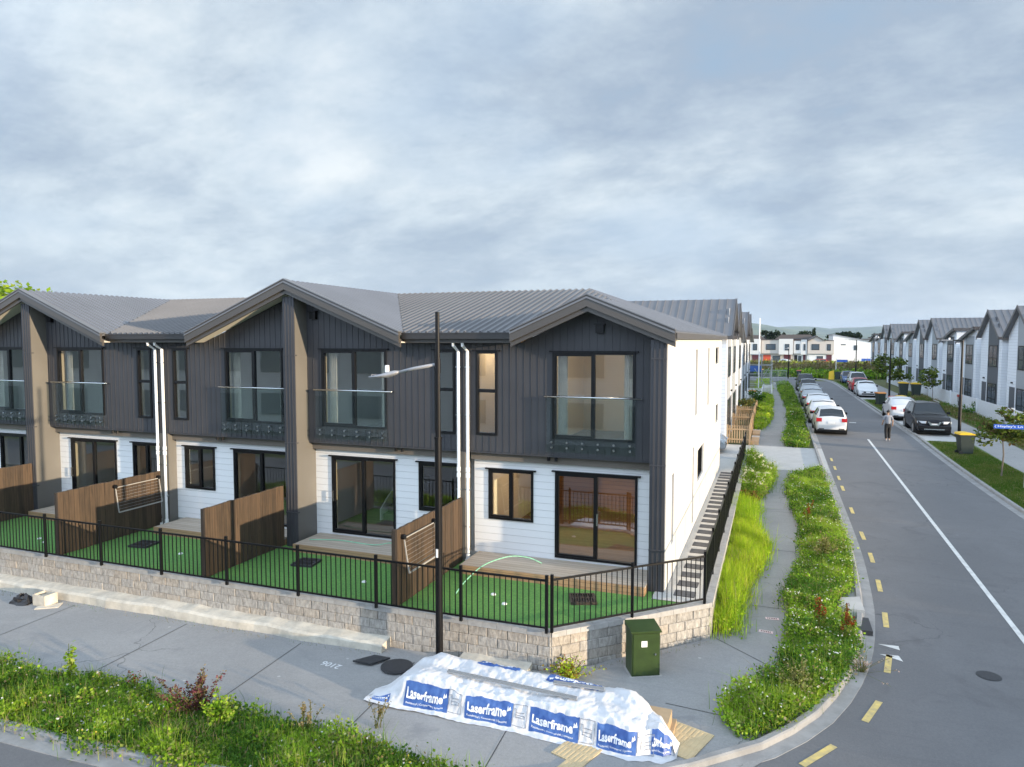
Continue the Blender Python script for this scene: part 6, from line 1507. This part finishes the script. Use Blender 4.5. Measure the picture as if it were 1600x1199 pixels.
p2 = [(-.66, 11.35), (-.66, 11.9), (-.38, 12.45), (.22, 13.6), (.32, 14.95), (.45, 16.2), (.36, 17.0), (.55, 18.7), (.82, 20.5), (.86, 23.1), (.66, 26.2), (.62, 28.2), (.85, 31.5), (1.4, 32.2), (1.85, 32.0), (1.95, 28), (2.0, 22), (1.95, 19.2), (1.78, 18.3), (1.4, 17.3), (1.35, 16.9), (1.6, 16.3), (1.65, 15.2), (1.45, 14.1), (1.1, 13.1), (.7, 12.3), (.25, 11.5), (-.15, 11.0), (-.42, 11.0)]
weeds('verge_weeds', p2, 3800, 900, 'ragged green weeds with white flowers between the side path and the road kerb', 'weeds', hmax=.40, seed=5, flowers=13, dry=.06)
p1 = [(-1.06, 14.75), (-.78, 14.95), (-.74, 16.8), (-.55, 18.1), (-.33, 19.4), (-.12, 20.7), (-.42, 21.6), (-.62, 23.5), (-.55, 25.0), (-.52, 26.4), (-.05, 29), (.05, 30.9), (-.35, 32.2), (-.95, 34.5), (-1.06, 34.5)]
weeds('wall_weeds', [p for p in p1 if p[1] < 26.0] + [(-1.06, 26)], 1800, 3600, 'bright yellow green grass leaning from the block wall onto the side path', 'grass', hmax=.50, hmin=.15, pa=YEL, pb=[(.26, .44, .028), (.33, .48, .035)], seed=8, leaf=.06, blade=.32, dry=.04, bw=.011, edge=.24)
weeds('wall_weeds', [(-1.06, 26)] + [p for p in p1 if p[1] > 26.0], 2200, 1500, 'green leafy growth with cream flowers against the far part of the side fence', 'weeds', hmax=.75, hmin=.25, pa=GREEN_L, pb=[(.10, .20, .02), (.14, .24, .03)], seed=9, leaf=.07, flowers=14, fsize=.085, fcols=((.72, .70, .52),))
p3 = [(.62, 38.5), (.72, 42), (1.0, 48), (1.05, 58), (.75, 70), (.5, 80), (.35, 92), (1.45, 92), (1.7, 80), (1.75, 68), (1.75, 50), (1.7, 42), (1.6, 38.5)]
weeds('verge_weeds', p3, 900, 500, 'long strip of green weeds beside the row of cars parked at the left kerb', 'weeds', hmax=.55, hmin=.1, seed=12, leaf=.10, bw=.016, flowers=1.5, fsize=.06)
p4 = [(-1.0, 43.2), (-.75, 44), (-.35, 47), (-.15, 52), (-.45, 57), (-.1, 60), (-.3, 66), (-.6, 70), (-1.0, 70)]
weeds('path_weeds', p4, 1300, 500, 'lush green weeds spilling from the left fences onto the far part of the path', 'weeds', hmax=.7, hmin=.2, pa=GREEN_L, pb=YEL, seed=14, leaf=.10, bw=.016)
weeds('path_weeds', [(-1.6, 74), (-.6, 74), (-.4, 80), (-.6, 96), (-2, 96)], 350, 150, 'bright green weeds around the foot of the scaffold tower', 'weeds', hmax=.7, hmin=.2, pa=GREEN_L, pb=YEL, seed=15, leaf=.16, bw=.03)
for nm, poly, lb, dn in (('verge_grass', [(8.35, 20), (8.2, 23), (7.98, 28), (7.72, 36), (7.7, 42.2), (9.4, 42.2), (9.65, 36), (10.15, 28), (10.9, 20)], 'short mown grass of the near right verge around the yellow lidded bin', 900), ('verge_grass', [(7.65, 58.3), (9.45, 58.3), (9.45, 69.7), (7.65, 69.7)], 'short grass verge on the right around the second street lamp', 500), ('verge_grass', [(7.6, 84.3), (9.45, 84.3), (9.4, 100), (7.4, 100)], 'short grass verge at the far right bend', 200)):
    weeds(nm, poly, 60, dn * 2, lb, 'grass', hmax=.05, hmin=.02, pa=[(.07, .14, .02), (.09, .16, .025)], pb=[(.12, .18, .03), (.15, .18, .05)], seed=17, blade=.05, bw=.012, edge=.03, base=.06, dry=.06)
weeds('fence_weeds', [(11.7, 30), (11.7, 44), (11.8, 60), (12.0, 80), (13.3, 80), (13.3, 46), (13.3, 30)], 120, 200, 'patchy green and brown weeds along the foot of the white fence on the right', 'weeds', hmax=.30, hmin=.03, pa=GREEN_D, pb=OLIVE, seed=19, leaf=.11, bw=.02, dry=.2)
# the weedy field at the end of the road
weeds('field_weeds', [(-12, 108.6), (6.5, 108.6), (8, 106), (26, 112), (26, 117), (-12, 115)], 55, 45, 'deep green rough growth right behind the end of the road', 'weeds', hmax=1.3, hmin=.2, pa=GREEN_D, pb=GREEN_L, seed=21, leaf=.34, bw=.09, edge=.3, dry=.05)
weeds('field_weeds', [(-14, 115), (30, 122), (34, 140), (-14, 134)], 22, 26, 'brown and olive reeds in the middle of the weedy field', 'weeds', hmax=1.7, hmin=.2, pa=OLIVE, pb=[(.20, .15, .08), (.15, .11, .07)], seed=23, leaf=.45, bw=.12, edge=.4, dry=.25, blade=.6)
weeds('field_weeds', [(-14, 136), (36, 142), (40, 158), (-14, 158)], 14, 18, 'pale yellow green grass at the far side of the weedy field', 'weeds', hmax=1.3, hmin=.2, pa=YEL, pb=OLIVE, seed=25, leaf=.5, bw=.14, edge=.4, dry=.2, blade=.5)
weeds('field_weeds', [(20, 125), (44, 150), (44, 190), (16, 165)], 8, 12, 'rough grass beyond the far end of the right row', 'weeds', hmax=1.0, hmin=.2, pa=GREEN_L, pb=OLIVE, seed=27, leaf=.5, bw=.14, edge=.4, dry=.15)
# single plants
def stem_plant(name, label, cat, x, y, n_st, h, spread_, pal_leaf, leafn, leafs, pal_stem=OLIVE, z=None, tip=None, tipn=0, tips=.03, group=None, taper=.6):
    z0 = G(x, y) if z is None else z; t = thing(name, label, cat, (x, y, z0), group=group); st = Veg(); lf = Veg(); tipP = []; leafP = []
    for i in range(n_st):
        a = RNG.uniform(0, 2 * np.pi); r = abs(RNG.normal(0, spread_)); L = h * RNG.uniform(.6, 1.1); b = np.array([x + RNG.normal(0, .03), y + RNG.normal(0, .03), z0]); e = b + np.array([np.cos(a) * r, np.sin(a) * r, L])
        nseg = 5; pts = [b + (e - b) * k / nseg + np.array([np.cos(a), np.sin(a), 0]) * r * .25 * ((k / nseg) ** 2 - k / nseg) for k in range(nseg + 1)]
        for p, q in zip(pts, pts[1:]):
            w = np.array([-np.sin(a), np.cos(a), 0]) * .005; w2 = np.array([np.cos(a), np.sin(a), 0]) * .005
            for ww in (w, w2): st.add((np.array([p - ww, p + ww, q + ww, q - ww]), np.array([[0, 1, 2, 3]])), pick(pal_stem, 1), 4)
        k = int(leafn / n_st); u = RNG.beta(1.3, 1.0, k); leafP.append(b + (e - b) * u[:, None] + RNG.normal(0, 1, (k, 3)) * .035 * (1.3 - taper * u[:, None]))
        if tip is not None: u = RNG.uniform(.75, 1.05, int(tipn / n_st)); tipP.append(b + (e - b) * u[:, None] + RNG.normal(0, .012, (len(u), 3)))
    P = np.concatenate(leafP); lf.add(leaves(P, leafs, 1.7, .2), pick(pal_leaf, len(P)), 4)
    if tip is not None: P = np.concatenate(tipP); lf.add(leaves(P, tips, 1.3, .3), pick(tip, len(P)), 4)
    st.build('stem', 'leaf_opaque', t); lf.build('foliage', 'leaf', t)
    return t
stem_plant('leafy_weed', 'tall yellow green leafy seedling rising above the verge weeds at the far left', 'weed', -11.85, 8.72, 5, .66, .10, GREEN_L, 200, .075)
stem_plant('red_weed', 'dark red feathery weed bush in the verge, left of the yellow green seedling', 'weed', -8.75, 8.6, 22, .62, .24, [(.16, .05, .06), (.10, .04, .04), (.22, .09, .09), (.08, .07, .03)], 1300, .045, tip=DRY + [(.25, .10, .12)], tipn=500, tips=.035)
stem_plant('leafy_weed', 'bushy yellow green seedling right beside the dark red weed', 'weed', -8.15, 8.5, 9, .52, .20, GREEN_L, 500, .06)
stem_plant('dry_weed', 'thin dry seed stalks standing in the pavement crack left of the wrapped stack', 'weed', -5.75, 9.3, 10, .42, .12, OLIVE, 60, .03, tip=DRY, tipn=160)
stem_plant('dry_weed', 'pale seed stalks at the top edge of the front verge, centre', 'weed', -6.7, 8.75, 12, .5, .16, OLIVE, 110, .035, tip=DRY, tipn=200)
stem_plant('dry_weed', 'short wispy stalks at the top edge of the front verge, left of the red weed', 'weed', -10.3, 8.8, 8, .42, .1, GREEN_D, 70, .035, tip=RED, tipn=60)
stem_plant('wall_plant', 'yellow and red tinged weed tuft at the foot of the block wall corner', 'weed', -3.35, 11.85, 40, .30, .30, YEL + [(.30, .22, .04), (.25, .10, .03)], 900, .05)
for x, y, l in ((.95, 15.2, 'rust red dock spike in the right weed strip, nearest the camera'), (1.1, 23.6, 'rust red dock spike far up the right weed strip'), (1.4, 15.0, 'rust red dock spike close to the road kerb')):
    stem_plant('dock_plant', l, 'weed', x, y, 7, .80 if y < 15.1 or x < 1.2 else .5, .10, [(.12, .16, .03)], 120, .06, tip=RED + [(.35, .08, .03)], tipn=230, tips=.035, group='rust red dock spikes')
stem_plant('grass_tuft', 'large reddish brown leafy tuft against the side fence', 'weed', -.72, 25.6, 40, .55, .28, [(.16, .13, .03), (.20, .10, .04), (.12, .15, .03)], 1500, .07)
stem_plant('grass_tuft', 'pale straw grass tuft in the middle of the right weed strip', 'weed', 1.35, 20.6, 60, .6, .35, [(.30, .26, .12), (.24, .26, .08)], 700, .06)
stem_plant('grass_tuft', 'pale straw grass tuft in the near part of the right weed strip', 'weed', .55, 12.7, 60, .5, .38, [(.34, .32, .14), (.24, .28, .08)], 700, .05)
stem_plant('dry_weed', 'tangle of dead pinkish stalks lying over the kerb at the right corner', 'weed', 1.62, 14.0, 30, .22, .30, [(.35, .22, .18), (.28, .2, .12)], 60, .03, tip=[(.5, .38, .32)], tipn=120)
weeds('joint_weeds', [(-22, 11.30), (-16.8, 11.36), (-12, 11.42), (-7.1, 11.46), (-7.1, 11.62), (-22, 11.62)], 40, 170, 'thin line of small weeds and grit where the footing meets the front pavement', 'weeds', hmax=.05, hmin=.01, pa=OLIVE, pb=GREEN_D, seed=41, leaf=.022, blade=.05, bw=.006, edge=.05, dry=.5)
weeds('joint_weeds', [(-3.7, 11.80), (-1.15, 14.35), (-1.05, 14.28), (-3.6, 11.70)], 90, 260, 'small weeds in the joint between the diagonal block wall and the pavement', 'weeds', hmax=.06, hmin=.01, pa=OLIVE, pb=GREEN_D, seed=43, leaf=.022, blade=.06, bw=.006, edge=.03, dry=.4)
# street trees
def tree(name, label, x, y, h, cr, cz, n, leafs, pal, z=None, group=None, clumps=16, trunk='bark', tr=.03, flat=.75, gap=.55):
    z0 = G(x, y) if z is None else z; t = thing(name, label, 'tree', (x, y, z0), group=group); mb = MB(); mb.tube([(x, y, z0 - .1), (x + .02 * h, y, z0 + h * .35), (x, y + .01, z0 + h * .62), (x, y, z0 + h * .88)], [tr, tr * .8, tr * .55, tr * .25], 7)
    C = []
    for i in range(clumps):
        a = RNG.uniform(0, 2 * np.pi); e = RNG.uniform(-.9, 1.2); r = cr * RNG.uniform(.35, 1.0) * math.cos(e * .8)
        c = np.array([x + math.cos(a) * r, y + math.sin(a) * r, z0 + cz + math.sin(e) * cr * flat]); C.append((c, cr * RNG.uniform(.22, .42)))
        if h < 12: zb_ = z0 + cz - cr * flat * .5 + RNG.uniform(-.1, .3) * cr; mb.tube([(x, y, max(zb_ - .1, z0 + .2)), tuple((np.array([x, y, zb_]) + c) / 2 + np.array([0, 0, .05])), tuple(c)], [tr * .4, tr * .25, tr * .1], 5)
    mb.build('trunk', trunk, t); P = []; cc = []
    for c, r in C:
        k = int(n / clumps); d = RNG.normal(0, 1, (k, 3)); d /= np.linalg.norm(d, axis=1, keepdims=True); P.append(c + d * (r * RNG.uniform(.3, 1, k) ** gap)[:, None] * np.array([1.15, 1.15, .8])); cc.append(pick(pal, k) * RNG.uniform(.75, 1.25))
    v = Veg(); P = np.concatenate(P); v.add(leaves(P, leafs, 1.5, .1), np.concatenate(cc), 4); v.build('crown', 'leaf', t); return t
TG = [(.09, .14, .025), (.14, .19, .03), (.19, .22, .05), (.07, .10, .025)]
tree('street_tree', 'young street tree on the near right verge beside the blue street sign', 8.75, 33.6, 2.7, .95, 2.0, 1500, .14, TG + [(.12, .09, .04)], group='young street trees on the right', tr=.035)
tree('street_tree', 'small street tree in front of the white fence, nearest of the three far ones', 12.6, 68.5, 2.6, 1.0, 2.1, 700, .2, TG, group='young street trees on the right')
tree('street_tree', 'small bushy street tree by the large yellow lidded bins', 12.4, 84, 3.0, 1.4, 2.2, 900, .24, TG, group='young street trees on the right')
tree('street_tree', 'small street tree farthest along the white fence', 12.2, 92, 3.2, 1.4, 2.4, 800, .26, TG, group='young street trees on the right')
tree('shrub', 'round green shrub at the foot of the white fence beyond the black car', 13.0, 58.5, .8, .6, .4, 500, .13, GREEN_D, group='shrubs along the white fence')
tree('shrub', 'low dark green shrub beside the street sign tree', 12.4, 45.0, .9, .7, .4, 600, .12, GREEN_D, group='shrubs along the white fence')
tree('shrub', 'dark green bush behind the white pickets on the left', -1.5, 60.5, 1.2, .7, .6, 600, .14, GREEN_D)
tree('shrub', 'tall olive grass bush overgrowing the timber picket fence', -1.75, 50.5, 1.5, .65, .8, 900, .13, OLIVE)
tree('broad_tree', 'yellow green tree top above the roof at the far left edge', -90.5, 60, 12.2, 6, 7.6, 6000, .6, [(.20, .30, .02), (.28, .36, .03), (.14, .24, .02)], z=0, tr=.4, clumps=40)
TD = [(.018, .035, .014), (.025, .045, .018), (.035, .055, .02), (.012, .025, .012)]
def conifer(x, y, h, r, label):
    t = thing('conifer', label, 'tree', (x, y, .7), group='dark trees on the skyline'); MB().cyl((x, y, .5), (x, y, .7 + h * .97), .25, .05, 8).build('trunk', 'bark_dark', t); v = Veg(); n = 1500
    u = RNG.beta(1.1, 1.5, n) * .9 + .1; a = RNG.uniform(0, 2 * np.pi, n); tier = .75 + .25 * np.sin(u * 40); rr = r * (1 - u) * tier * RNG.uniform(.4, 1, n) + .1
    P = np.stack([x + np.cos(a) * rr, y + np.sin(a) * rr, .7 + h * u], 1); v.add(leaves(P, .7, 1.6, 0), pick(TD, n), 4); v.build('crown', 'leaf_opaque', t)
for x, h, r, l in ((3.0, 8.3, 2.6, 'pointed dark conifer above the second far house'), (14.0, 9.9, 1.6, 'slim tall conifer on the skyline above the gabled far house'), (6.8, 7.6, 1.6, 'small pointed conifer between the far house roofs')): conifer(x, 300, h, r, l)
for x, h, r, l in ((-3.8, 8.9, 2.6, 'dark round tree above the leftmost far house'), (-.4, 9.0, 2.6, 'dark round tree just right of the tall white scaffold pole'), (10.8, 8.7, 3.4, 'wide dark tree above the gabled far house'), (20.3, 7.8, 3.0, 'dark tree behind the sloping hall roof, left one'), (22.6, 8.0, 2.2, 'dark tree behind the sloping hall roof, middle one'), (25.0, 8.5, 2.2, 'dark tree behind the sloping hall roof, right one'), (28.2, 8.2, 3.4, 'wide dark tree behind the grey apartment block'), (37, 7.6, 3., 'dark tree above the white apartment block')):
    tree('round_tree', l, x, 300, h, r, h - r * .8, 900, .75, TD, z=.6, group='dark trees on the skyline', clumps=14, trunk='bark_dark', tr=.3)
v = Veg(); n = 9000; x = RNG.uniform(-160, 170, n); y = 320 + RNG.uniform(0, 30, n); hh = 3.0 + 2.4 * vnoise(x, y * 0, .07, 3) + 1.2 * vnoise(x, y * 0, .3, 4); P = np.stack([x, y, .6 + hh * RNG.uniform(.1, 1, n)], 1)
v.add(leaves(P, 1.6, 1.2, 0), pick(TD + [(.04, .07, .025)], n), 4); o = v.build('treeline', 'leaf_opaque'); tag(o, 'low dark line of trees along the horizon', 'treeline'); o['kind'] = 'stuff'
# ------------------------------------------------------------------ haze
hz = MB().box(-7200, 7200, -7200, 7200, -1.4, 150).build('haze', 'chalk'); hz['kind'] = 'stuff'; tag(hz, 'thin blue air between the camera and the distant hills', 'haze')
hm = bpy.data.materials.new('haze'); hm.use_nodes = True; nt = hm.node_tree; nt.nodes.clear(); o_ = nn(nt, 'ShaderNodeOutputMaterial'); pv = nn(nt, 'ShaderNodeVolumePrincipled')
pv.inputs['Color'].default_value = (.62, .78, 1, 1); pv.inputs['Density'].default_value = .00007; nt.links.new(pv.outputs[0], o_.inputs['Volume']); hz.data.materials[0] = hm
